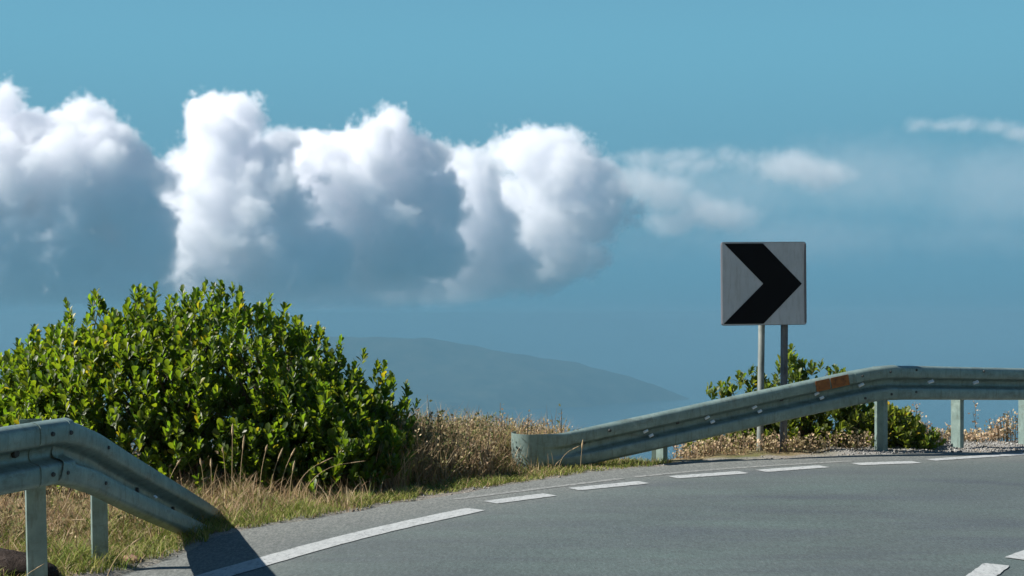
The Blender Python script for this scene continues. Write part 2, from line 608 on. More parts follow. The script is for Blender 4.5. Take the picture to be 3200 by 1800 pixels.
CLOUDS = (
    ('tall white cumulus at the left edge above the bush', 12800, 1.0, 105, 1,
     "10,335,60,70 40,430,85,80 255,360,80,70 190,395,60,55 130,425,80,80 330,445,95,85 405,525,75,75 120,510,130,110 290,575,160,125 430,630,95,100 "
     "-80,520,160,170 470,740,85,120 370,800,150,100 180,780,190,120 20,700,160,150 -160,640,220,250 -300,500,180,220 485,560,45,45 250,670,170,120 100,880,230,90 360,900,190,70 210,540,85,70,190 310,600,80,70,210 120,600,75,65,200 60,500,70,60,180 380,520,60,55,170 250,470,60,50,170 300,690,60,50,200 20,620,70,60,200"),
    ('bright cumulus tower with a ragged top left of the middle of the sky', 14400, 1.0, 105, 2,
     "635,350,60,60 735,345,80,62 690,440,95,90 665,550,90,130 750,580,140,140 845,500,75,80 880,440,50,40 780,710,160,120 635,690,80,120 600,790,90,110 860,650,110,110 740,860,190,100 900,840,160,110 545,525,40,36 565,620,50,70 970,800,120,100 860,930,220,50 700,520,65,65,160 780,590,75,65,190 700,650,65,60,190 830,680,70,60,200 760,760,75,60,200 650,760,60,60,180 880,770,70,55,200 900,590,55,50,170 690,430,50,50,150 930,850,90,50,200 740,870,90,50,200"),
    ('widest cumulus of the bank, a rounded dome in the middle of the sky', 15900, 1.0, 105, 3,
     "1010,520,115,110 1110,470,100,78 1215,420,80,82 1265,495,90,95 1250,600,130,100 1060,620,130,110 1110,710,160,120 960,690,120,110 1200,800,190,110 1040,840,190,100 1365,640,95,125 1345,495,60,56 1330,780,130,100 1180,910,200,60 990,560,70,65,170 1080,580,75,65,190 1180,520,65,60,170 1050,690,75,65,200 1160,650,75,65,200 1120,770,80,60,200 980,770,75,60,190 1240,720,70,60,190 1200,440,50,50,140 1060,870,100,45,200"),
    ('shaded cumulus shoulder on the right flank of the middle dome', 17300, .9, 95, 4,
     "1440,515,72,56 1490,600,85,105 1535,740,95,95 1480,700,110,110 1430,810,150,90 1400,560,65,70 1420,680,85,110 1580,820,110,75 1400,890,190,60"),
    ('smaller bright cumulus right of the main bank', 18800, .7, 105, 5,
     "1640,480,105,78 1755,475,90,72 1560,475,60,36 1825,545,92,80 1720,570,120,92 1900,605,75,62 1690,700,110,85 1820,690,120,75 1660,780,110,75 1950,660,65,48 1600,620,85,90 1760,800,130,60 1640,520,60,55,150 1720,590,65,55,170 1680,690,60,55,160 1770,520,55,50,150 1790,690,65,50,160"),
    ('pale far cumulus mass filling the gaps behind the bright towers', 21000, .6, 105, 6,
     "150,660,260,190 480,660,140,150 640,620,160,160 950,610,190,160 1230,640,190,160 1480,670,150,120 1680,720,150,100 400,820,260,120 800,820,300,120 1220,830,280,110 1600,840,220,80 880,490,110,80 1390,570,100,90 570,620,90,110 760,500,110,90"),
)
for lab_, dist_, rk_, amp_, sd_, spec_ in CLOUDS:
    f_ = dist_ / 14000
    cloud('cloud', lab_, tower(spec_, dist_), dist_, RHO * rk_ / f_, SOFT * f_, amp_ * f_, sd_, 19 * f_, 500, (45, 500 * f_, .35))
# mist added before the cumulus to turn its shade teal, thinning with height
MIST_D, MIST_C = 1.9e-4, (.168, .395, .525)
mg = bpy.data.node_groups.new('mist_shape', 'GeometryNodeTree')
mg.interface.new_socket('Geometry', in_out='OUTPUT', socket_type='NodeSocketGeometry')
mp_ = mg.nodes.new('GeometryNodeInputPosition')
ms3 = mg.nodes.new('ShaderNodeSeparateXYZ')
mg.links.new(mp_.outputs[0], ms3.inputs[0])
mf = mg.nodes.new('ShaderNodeMapRange')
mf.interpolation_type = 'SMOOTHERSTEP'
mf.inputs[1].default_value = -500
mf.inputs[2].default_value = 2150
mf.inputs[3].default_value = 1
mf.inputs[4].default_value = 0
mg.links.new(ms3.outputs[2], mf.inputs[0])
mv = mg.nodes.new('GeometryNodeVolumeCube')
mg.links.new(mf.outputs[0], mv.inputs['Density'])
mv.inputs['Min'].default_value = (-16000, 7500, 45)
mv.inputs['Max'].default_value = (16000, 11000, 2400)
for a_, n_ in zip('XYZ', (16, 8, 64)):
    mv.inputs['Resolution ' + a_].default_value = n_
mm_ = bpy.data.materials.new('cloud_tint_mist')
mm_.use_nodes = True
mm_.node_tree.nodes.clear()
mo_ = mm_.node_tree.nodes.new('ShaderNodeOutputMaterial')
mpv = mm_.node_tree.nodes.new('ShaderNodeVolumePrincipled')
mpv.inputs['Color'].default_value = (*MIST_C, 1)
mpv.inputs['Density'].default_value = MIST_D
mpv.inputs['Anisotropy'].default_value = 0
mm_.node_tree.links.new(mpv.outputs[0], mo_.inputs['Volume'])
msm = mg.nodes.new('GeometryNodeSetMaterial')
msm.inputs['Material'].default_value = mm_
mg.links.new(mv.outputs[0], msm.inputs[0])
mgo = mg.nodes.new('NodeGroupOutput')
mg.links.new(msm.outputs[0], mgo.inputs[0])
mist = bpy.data.objects.new('mist', bpy.data.meshes.new('mist'))
C.objects.link(mist)
mist.data.materials.append(mm_)
mist.modifiers.new('shape', 'NODES').node_group = mg
tag(mist, 'thin blue mist volume added before the cumulus clouds to tint their shade', kind='stuff')
CL_D = tower("2010,500,100,36 2090,490,80,34 2175,480,46,38 2275,482,48,36 2330,492,60,26 2140,510,150,36 2200,670,120,62 2290,680,90,55 2100,690,110,50 2480,520,160,60 2570,540,120,60 2040,590,130,60 2000,560,90,60 2080,620,90,60 2180,640,80,50", 16500)
cloud('cloud', 'thin pale cloud shreds above and left of the sign', CL_D, 16500, .0019, 130, 60, 5, 22, 300)
CL_V = tower("150,915,320,50 520,925,220,45 760,925,250,42 1050,930,260,38 1320,925,200,36", 13400)
cloud('cloud', 'low pale mist under the cumulus bank just above the bush', CL_V, 13400, .0011, 130, 55, 8, 24, 300)
CL_W = tower("2250,600,420,150 2700,560,420,150 3150,590,420,170 2500,740,500,110 3050,740,420,90 2050,740,300,100", 19500)
cloud('cloud', 'broad faint grey-blue cloud veil behind the sign on the right', CL_W, 19500, .00016, 420, 150, 9, 50, 400)
CL_E = tower("2885,385,56,26 2950,392,65,22 3020,392,75,28 3110,400,75,28 3180,418,75,30 3280,430,90,30", 16500)
cloud('cloud', 'thin white cloud streak at the upper right', CL_E, 16500, .0025, 110, 42, 6, 22, 250)

# ------------------------------------------------------------------ galvanised metal
zm_, nt, b = mat('galvanised_steel', (.24, .31, .30), .48, .35)
ov = obj_vec(nt)
sp1 = noise(nt, 9, 5, .65, ov)
sp2 = noise(nt, 60, 3, .6, ov)
c = cramp(nt, sp1, [(.3, (.150, .218, .204)), (.6, (.220, .305, .284)), (.8, (.31, .39, .365))])
c = mixc(nt, cramp(nt, noise(nt, 5, 6, .75, obj_vec(nt, (1, 1, 3))), [(.54, 0), (.70, .7)]), c, (.11, .12, .10))
stk = cramp(nt, noise(nt, 16, 5, .7, obj_vec(nt, (2.2, 2.2, .45))), [(.52, 0), (.70, .6)])
c = mixc(nt, stk, c, (.095, .105, .085))
c = mixc(nt, cramp(nt, noise(nt, 7, 6, .8, ov), [(.66, 0), (.74, .55)]), c, (.16, .095, .055))
nt.links.new(c, b.inputs['Base Color'])
nt.links.new(cramp(nt, sp2, [(.3, .40), (.7, .58)]), b.inputs['Roughness'])
bump(nt, b, sp1, .12, .004)
ZINC = zm_
dk, _, _ = mat('dark_bolt_steel', (.06, .065, .065), .6, .6)
lt, _, _ = mat('bright_bolt_steel', (.75, .78, .76), .35, .3)
om_, nt, b = mat('rusty_orange_sheeting', rough=.6, spec=.4)
ov = obj_vec(nt)
nt.links.new(cramp(nt, noise(nt, 22, 6, .75, ov), [(.3, (.07, .028, .012)), (.5, (.25, .085, .02)), (.75, (.38, .15, .035))]), b.inputs['Base Color'])

WPROF = [(.155, .022), (.153, .036), (.149, .056), (.143, .068), (.134, .076), (.124, .080), (.090, .082), (.062, .081), (.052, .077), (.045, .067), (.034, .028), (.027, .014), (.016, .008), (0, .007),
         (-.016, .008), (-.027, .014), (-.034, .028), (-.045, .067), (-.052, .077), (-.062, .081), (-.090, .082), (-.124, .080), (-.134, .076), (-.143, .068), (-.149, .056), (-.153, .036), (-.155, .022)]


def frames(path):
    P = np.array([p[:3] for p in path], dtype=float)
    T = np.gradient(P, axis=0)
    T /= np.linalg.norm(T, axis=1)[:, None]
    out = []
    for p, t, q in zip(P, T, path):
        h = Vector((t[0], t[1], 0)).normalized()
        nn = Vector((h.y, -h.x, 0))
        tv = Vector(t)
        up = nn.cross(tv)
        if up.z < 0:
            up = -up
        tw = q[3] if len(q) > 3 else 0
        rot = Matrix.Rotation(tw, 3, tv)
        nn2, up2 = rot @ nn, rot @ up
        if (rot @ nn).z < nn.z and tw > 0:
            rot = Matrix.Rotation(-tw, 3, tv)
            nn2, up2 = rot @ nn, rot @ up
        out.append((Vector(p), tv, nn2, up2, q[4] if len(q) > 4 else 1.0))
    return out


def dense(path, n, smooth=4):
    P = np.array([list(p) + [0] * (5 - len(p)) if len(p) > 4 else list(p) + ([0, 1.0] if len(p) == 3 else [1.0]) for p in path], dtype=float)
    c_ = np.concatenate([[0], np.cumsum(np.linalg.norm(np.diff(P[:, :3], axis=0), axis=1))])
    s = np.linspace(0, c_[-1], n)
    Q = np.stack([np.interp(s, c_, P[:, i]) for i in range(5)], 1)
    for _ in range(smooth):
        Q[1:-1] = .5 * Q[1:-1] + .25 * (Q[:-2] + Q[2:])
    return [tuple(q) for q in Q]


def beam(name, path, root, n=24, grow=0.0, th=.004, m=ZINC, smooth=4):
    """W-beam swept along its top-edge path"""
    fr = frames(dense(path, n, smooth))
    V_, F_ = [], []
    k = len(WPROF)
    for (p, t, nn, up, fl) in fr:
        cpt = p - up * .155
        for sgn in (0, 1):
            for (v, u) in WPROF:
                uu = .05 + (u - .05) * fl
                uu += grow - (th + (grow if False else 0)) * sgn
                vv = v * (1 + grow * .5)
                V_.append(cpt + up * vv + nn * uu)
    S = 2 * k
    for i in range(len(fr) - 1):
        a, b_ = i * S, (i + 1) * S
        for j in range(k - 1):
            F_.append((a + j, a + j + 1, b_ + j + 1, b_ + j))
            F_.append((a + k + j + 1, a + k + j, b_ + k + j, b_ + k + j + 1))
        F_.append((a, b_, b_ + k, a + k))
        F_.append((a + k - 1, a + 2 * k - 1, b_ + 2 * k - 1, b_ + k - 1))
    for a in (0, (len(fr) - 1) * S):
        for j in range(k - 1):
            F_.append((a + j, a + k + j, a + k + j + 1, a + j + 1))
    o = mesh_obj(name, V_, F_, m, smooth=True)
    o.data.set_sharp_from_angle(angle=R(40))
    return keep(o, root), fr


def on_beam(fr, s, v, u):
    i = min(int(s * (len(fr) - 1)), len(fr) - 2)
    f = s * (len(fr) - 1) - i
    a, b_ = fr[i], fr[i + 1]
    p = a[0].lerp(b_[0], f)
    return p - a[3] * (.155 - v) + a[2] * u, a


def rot_to(nn, up):
    x = up.cross(nn).normalized()
    y = nn.cross(x).normalized()
    return Matrix((x, y, nn)).transposed().to_4x4()


def bolt(name, fr, s, v, u, root, r=.014, h=.012, m=dk, seg=8):
    p, f = on_beam(fr, s, v, u)
    bm = bmesh.new()
    bmesh.ops.create_cone(bm, cap_ends=True, segments=seg, radius1=r, radius2=r * .8, depth=h)
    bmesh.ops.transform(bm, matrix=Matrix.Translation(p + f[2] * h * .5) @ rot_to(f[2], f[3]), verts=bm.verts)
    return keep(bm_obj(name, bm, m), root)


def plate(name, fr, s, v, u, w, h, t, root, m, tilt=0.0, yaw=0.0):
    p, f = on_beam(fr, s, v, u)
    bm = bmesh.new()
    bmesh.ops.create_cube(bm, size=1)
    for q in bm.verts:
        q.co = (q.co.x * w, q.co.y * h, q.co.z * t)
    bmesh.ops.bevel(bm, geom=bm.edges[:], offset=min(t, h, w) * .2, segments=1, affect='EDGES')
    M4 = Matrix.Translation(p) @ rot_to(f[2], f[3]) @ Matrix.Rotation(tilt, 4, 'X') @ Matrix.Rotation(yaw, 4, 'Y')
    bmesh.ops.transform(bm, matrix=M4, verts=bm.verts)
    return keep(bm_obj(name, bm, m), root)


def c_post(name, x, y, ztop, zbot, yaw, root, w=.10, d=.055, lean=(0, 0), lip=.018, th=.005):
    """rolled C-section post; the web faces local -Y before the yaw turn"""
    pr = [(-w / 2 + lip, d), (-w / 2, d), (-w / 2, 0), (w / 2, 0), (w / 2, d), (w / 2 - lip, d)]
    pi_ = [(-w / 2 + lip, d - th), (-w / 2 + th, d - th), (-w / 2 + th, th), (w / 2 - th, th), (w / 2 - th, d - th), (w / 2 - lip, d - th)]
    cs, sn = math.cos(yaw), math.sin(yaw)
    V_, F_ = [], []
    for z in (zbot, ztop):
        for (u, v) in pr + pi_:
            k = z - zbot
            V_.append((x + u * cs - v * sn + lean[0] * k, y + u * sn + v * cs + lean[1] * k, z))
    for i in range(5):
        F_.append((i, i + 1, 12 + i + 1, 12 + i))
        F_.append((6 + i + 1, 6 + i, 18 + i, 18 + i + 1))
        F_.append((12 + i, 12 + i + 1, 18 + i + 1, 18 + i))
    F_ += [(0, 12, 18, 6), (5, 11, 23, 17)]
    return keep(mesh_obj(name, V_, F_, ZINC), root)


# ------------------------------------------------------------------ left guardrail
gl = empty('guardrail', (-2.22, 6.75, gz(-2.22, 6.75)), 'galvanised guardrail at the lower left, sloping down into the grass beside the big bush', 'guardrail', 'roadside guardrails')
ztl = .850
bA, frA = beam('beam', [(-3.10, 5.05, ztl - .03), (-2.66, 5.85, ztl - .015), (-2.38, 6.42, ztl - .005), (-2.175, 6.87, ztl + .005)], gl, 22)
tw = 0.55
bB, frB = beam('sloping_beam', [(-2.190, 6.83, ztl + .004, 0), (-2.172, 6.90, ztl - .018, .0), (-2.15, 7.20, .752, .03), (-2.12, 7.60, .610, .09), (-2.085, 8.1, .438, .18), (-2.05, 8.6, .268, .28), (-2.02, 9.2, .068, .38), (-2.0, 9.5, -.035, .42)], gl, 60, smooth=1)
bS, frS = beam('splice_sleeve', [(-2.272, 6.66, ztl + .002), (-2.20, 6.815, ztl + .004), (-2.178, 6.89, ztl - .014), (-2.166, 6.97, ztl - .036)], gl, 14, grow=.006, th=.005, smooth=1)
for s_, v_, u_ in ((.22, .095, .087), (.22, -.095, .087), (.60, .095, .087), (.60, -.095, .087)):
    bolt('bolt', frS, s_, v_, u_, bS, .012, .010)
for s_, v_ in ((.17, .092), (.17, -.092)):
    bolt('bolt', frB, s_, v_, .080, bB, .011, .009)
bolt('bolt', frA, .84, .022, .012, bA, .022, .016)
bolt('bolt', frA, .56, .024, .012, bA, .020, .014)
bolt('bolt', frB, .40, .0, .006, bB, .018, .016)
bolt('bolt', frB, .62, .0, .006, bB, .018, .016)
plate('reflector', frA, .715, -.018, .070, .022, .040, .008, bA, lt, -.7, -.6)
plate('reflector', frA, .62, -.036, .078, .075, .010, .022, bA, lt, -.6)
plate('reflector', frB, .455, -.016, .062, .022, .022, .008, bB, lt, -.8, -.5)
c_post('post', -2.262, 6.81, .62, -.25, .46, gl, .090, .05, (-.022, 0))
c_post('post', -2.148, 7.44, .50, -.30, .46, gl, .080, .045, (-.012, 0))
# block-out plate showing above the beam
bm = bmesh.new()
bmesh.ops.create_cube(bm, size=1)
for q in bm.verts:
    q.co = (q.co.x * .10, q.co.y * .006, q.co.z * .06)
bmesh.ops.transform(bm, matrix=Matrix.Translation((-2.292, 6.77, .826)) @ Matrix.Rotation(.5, 4, 'Z'), verts=bm.verts)
keep(bm_obj('spacer_plate', bm, ZINC), gl)

# ------------------------------------------------------------------ right guardrail
gr = empty('guardrail', (3.36, 12.95, gz(3.36, 12.95)), 'long guardrail with orange panels in front of the chevron sign, its end ramped down', 'guardrail', 'roadside guardrails')
bR, frR = beam('sloping_beam', [(0.40, 11.755, .284, 0, .25), (.58, 11.84, .315, 0, .75), (.80, 11.93, .352, 0, 1.0), (1.25, 12.10, .428), (1.65, 12.25, .500), (2.69, 12.60, .684), (3.10, 12.74, .757), (3.36, 12.83, .782)], gr, 44)
bL, frL = beam('beam', [(3.22, 12.785, .776), (3.40, 12.85, .785), (4.22, 13.40, .737), (5.0, 13.90, .697), (6.4, 14.6, .64), (9, 15.6, .55)], gr, 40)
bT, frT = beam('splice_sleeve', [(3.02, 12.715, .741), (3.20, 12.776, .769), (3.34, 12.82, .783), (3.44, 12.872, .784)], gr, 12, grow=.006, th=.005)
# curled terminal plate
TP = [(.47, 11.785, .292, 0, .4), (.36, 11.74, .282, 0, .2), (.28, 11.70, .283, 0, .08), (.20, 11.665, .285, 0, 0), (.145, 11.645, .284, 0, .0), (.10, 11.65, .286, 0, 0), (.065, 11.68, .286, 0, 0), (.045, 11.73, .286, 0, 0), (.05, 11.79, .286, 0, 0), (.08, 11.84, .286, 0, 0)]
beam('terminal_end', TP[::-1], gr, 44, grow=.003)
for s_ in (.13,):
    bolt('bolt', frR, s_, .10, .082, bR, .015, .012)
bolt('bolt', frR, .055, .04, .05, bR, .016, .012)
for s_ in (.235, .42, .565, .76):
    pl_ = plate('reflector', frR, s_, .026, .066, .046, .022, .018, bR, lt, -.8, -.5)
    plate('reflector', frR, s_ + .015, -.020, .060, .040, .024, .014, bR, lt, -.7, -.5)
for s_ in (.335, .655):
    bolt('bolt', frR, s_, .035, .035, bR, .016, .012)
plate('reflector', frT, .12, .022, .070, .052, .028, .016, bT, lt, -.8, -.5)
for s_ in (.107, .205, .33):
    plate('reflector', frL, s_, .014, .068, .060, .030, .014, bL, lt, -.8, -.5)
for s_, v_ in ((.075, .12), (.22, .12), (.075, -.08)):
    bolt('bolt', frL, s_, v_, .082, bL, .012, .008)
for s_, v_ in ((.15, .10), (.15, -.10), (.8, .10), (.8, -.10)):
    bolt('bolt', frT, s_, v_, .088, bT, .012, .008)
plate('orange_panel', frR, .780, .092, .085, .142, .096, .003, bR, om_)
plate('orange_panel', frR, .835, .092, .085, .182, .096, .003, bR, om_)
for (x, y) in ((3.345, 12.96), (4.21, 13.50), (5.03, 14.00), (5.95, 14.52)):
    c_post('post', x, y, float(np.interp(x, [3.4, 4.2, 5, 6.4], [.70, .66, .62, .56])), gz(x, y) - .3, -.95, gr, .105, .055)
c_post('post', 1.262, 12.16, .33, gz(1.26, 12.16) - .4, -.95, gr, .09, .05)
c_post('post', 1.225, 12.22, .33, gz(1.2, 12.2) - .4, -.2, gr, .05, .04)

# ------------------------------------------------------------------ chevron sign
sg = empty('chevron_sign', (2.24, 12.82, gz(2.24, 12.82)), 'square white road sign with a thick black chevron pointing right on two posts', 'road sign')
wm, nt, b = mat('sign_sheeting', rough=.42, spec=.5)
ov = obj_vec(nt)
fc = cramp(nt, noise(nt, 3.2, 5, .6, ov), [(.3, (.42, .445, .47)), (.7, (.56, .57, .60))])
gr_ = cramp(nt, noise(nt, 9, 6, .75, obj_vec(nt, (3.5, 1, .5))), [(.50, 0), (.75, .55)])
nt.links.new(mixc(nt, gr_, fc, (.24, .235, .22)), b.inputs['Base Color'])
bkm, nt, b = mat('sign_black', (.004, .004, .006), .6, spec=.12)
rimm, nt, b = mat('sign_rim', (.16, .16, .18), .5, .4)
SW, SH, SD = .752, .748, .032
sgx, sgy, sgz = 2.262, 12.76, 1.520
Rz = Matrix.Translation((sgx, sgy, sgz)) @ Matrix.Rotation(.15, 4, 'Z') @ Matrix.Rotation(-.008, 4, 'Y')
SW /= .955


def rounded(w, h, r, n=5):
    o = []
    for cx, cz, a0 in ((w / 2 - r, h / 2 - r, 0), (-w / 2 + r, h / 2 - r, 90), (-w / 2 + r, -h / 2 + r, 180), (w / 2 - r, -h / 2 + r, 270)):
        for i in range(n + 1):
            a = R(a0 + 90 * i / n)
            o.append((cx + r * math.cos(a), cz + r * math.sin(a)))
    return o


def slab(name, outline, y0, y1, m, root, M4):
    k = len(outline)
    V_ = [M4 @ Vector((x, y0, z)) for x, z in outline] + [M4 @ Vector((x, y1, z)) for x, z in outline]
    F_ = [tuple(range(k))[::-1], tuple(range(k, 2 * k))] + [(i, (i + 1) % k, k + (i + 1) % k, k + i) for i in range(k)]
    o = mesh_obj(name, V_, F_, m)
    bm = bmesh.new()
    bm.from_mesh(o.data)
    bmesh.ops.recalc_face_normals(bm, faces=bm.faces)
    bm.to_mesh(o.data)
    bm.free()
    return keep(o, root)


panel = slab('panel', rounded(SW, SH, .022), 0, SD, rimm, sg, Rz)
face = slab('face', rounded(SW - .010, SH - .010, .018), -.003, .004, wm, panel, Rz)
cw, ch = SW - .014, SH - .016
cp = [(.022, .008), (.487, .008), (.955, .505), (.487, .992), (.008, .992), (.487, .502)]
chv = [((u - .5) * cw, (.5 - v) * ch) for u, v in cp]
slab('chevron', chv, -.0055, .002, bkm, panel, Rz)
# rolled side flange on the right edge of the panel
slab('flange', [(SW / 2 - .018, -SH / 2 + .02), (SW / 2 - .001, -SH / 2 + .02), (SW / 2 - .001, SH / 2 - .02), (SW / 2 - .018, SH / 2 - .02)], -.010, -.002, rimm, panel, Rz)


def tube(name, p0, p1, r0, r1, m, root=None, seg=14):
    p0, p1 = Vector(p0), Vector(p1)
    ax = (p1 - p0).normalized()
    q = ax.to_track_quat('Z', 'Y').to_matrix()
    V_, F_ = [], []
    for p, r in ((p0, r0), (p1, r1)):
        for i in range(seg):
            a = 2 * math.pi * i / seg
            V_.append(p + q @ Vector((r * math.cos(a), r * math.sin(a), 0)))
    F_ = [(i, (i + 1) % seg, seg + (i + 1) % seg, seg + i) for i in range(seg)] + [tuple(range(seg))[::-1], tuple(range(seg, 2 * seg))]
    o = mesh_obj(name, V_, F_, m, smooth=True)
    o.data.set_sharp_from_angle(angle=R(50))
    return keep(o, root) if root is not None else o


ptm, nt, b = mat('weathered_zinc_tube', rough=.6, metal=.25)
ov = obj_vec(nt, (1, 1, .35))
nt.links.new(cramp(nt, noise(nt, 14, 6, .7, ov), [(.28, (.09, .105, .10)), (.5, (.21, .24, .23)), (.75, (.32, .34, .32))]), b.inputs['Base Color'])
pdk, nt, b = mat('dull_grey_tube', rough=.7, metal=.2)
ov = obj_vec(nt, (1, 1, .35))
nt.links.new(cramp(nt, noise(nt, 18, 6, .75, ov), [(.28, (.05, .055, .06)), (.5, (.14, .145, .155)), (.75, (.26, .26, .27))]), b.inputs['Base Color'])
tube('post', (2.232, 12.83, -.35), (2.262, 12.84, 1.80), .030, .030, ptm, sg)
tube('post', (2.455, 12.875, -.35), (2.470, 12.875, 1.80), .033, .033, pdk, sg)
for zz in (1.30, 1.74):
    for xx in (2.255, 2.467):
        bm = bmesh.new()
        bmesh.ops.create_cube(bm, size=1)
        for q in bm.verts:
            q.co = (q.co.x * .10, q.co.y * .055, q.co.z * .03)
        yy = 12.825 + (xx - 2.262) * .15
        bmesh.ops.transform(bm, matrix=Matrix.Translation((xx, yy, zz)) @ Matrix.Rotation(.15, 4, 'Z'), verts=bm.verts)
        keep(bm_obj('clamp', bm, rimm), sg)


# ------------------------------------------------------------------ leaves and shrubs
def leaf_material(name, lo, hi, trans, gloss=.35):
    m = bpy.data.materials.new(name)
    m.use_nodes = True
    t = m.node_tree
    b_ = t.nodes['Principled BSDF']
    out = t.nodes['Material Output']
    a = attr(t, 'Col')
    oi = t.nodes.new('ShaderNodeObjectInfo')
    nz_ = noise(t, 2.2, 3, .6, obj_vec(t))
    base_ = mixc(t, cramp(t, nz_, [(.35, 0), (.65, 1)]), lo, hi)
    base_ = mixc(t, 1.0, base_, a.outputs['Color'], 'MULTIPLY')
    t.links.new(base_, b_.inputs['Base Color'])
    b_.inputs['Roughness'].default_value = gloss
    b_.inputs['Specular IOR Level'].default_value = .55
    tr = t.nodes.new('ShaderNodeBsdfTranslucent')
    t.links.new(mixc(t, 1.0, base_, trans, 'MULTIPLY'), tr.inputs[0])
    ad = t.nodes.new('ShaderNodeMixShader')
    ad.inputs[0].default_value = .42
    t.links.new(b_.outputs[0], ad.inputs[1])
    t.links.new(tr.outputs[0], ad.inputs[2])
    t.links.new(ad.outputs[0], out.inputs[0])
    return m


LEAF = leaf_material('glossy_leaf', (.038, .068, .010), (.066, .108, .012), (5.2, 4.6, 1.6), .46)
LEAF2 = leaf_material('small_leaf', (.055, .085, .018), (.10, .125, .026), (4.0, 3.8, 1.7), .5)

# one obovate leaf, length 1 along +Z, midrib fold and slight backward curve
LV, LF = [], []
for i, (h, w) in enumerate(((0, .03), (.16, .07), (.42, .17), (.68, .235), (.88, .20), (1.0, .05))):
    cv = -.16 * h * h
    LV += [(-w, cv + .32 * w, h), (0, cv, h), (w, cv + .32 * w, h)]
for i in range(5):
    a = i * 3
    LF += [(a, a + 1, a + 4, a + 3), (a + 1, a + 2, a + 5, a + 4)]
LV = np.array(LV)
LF = np.array(LF)


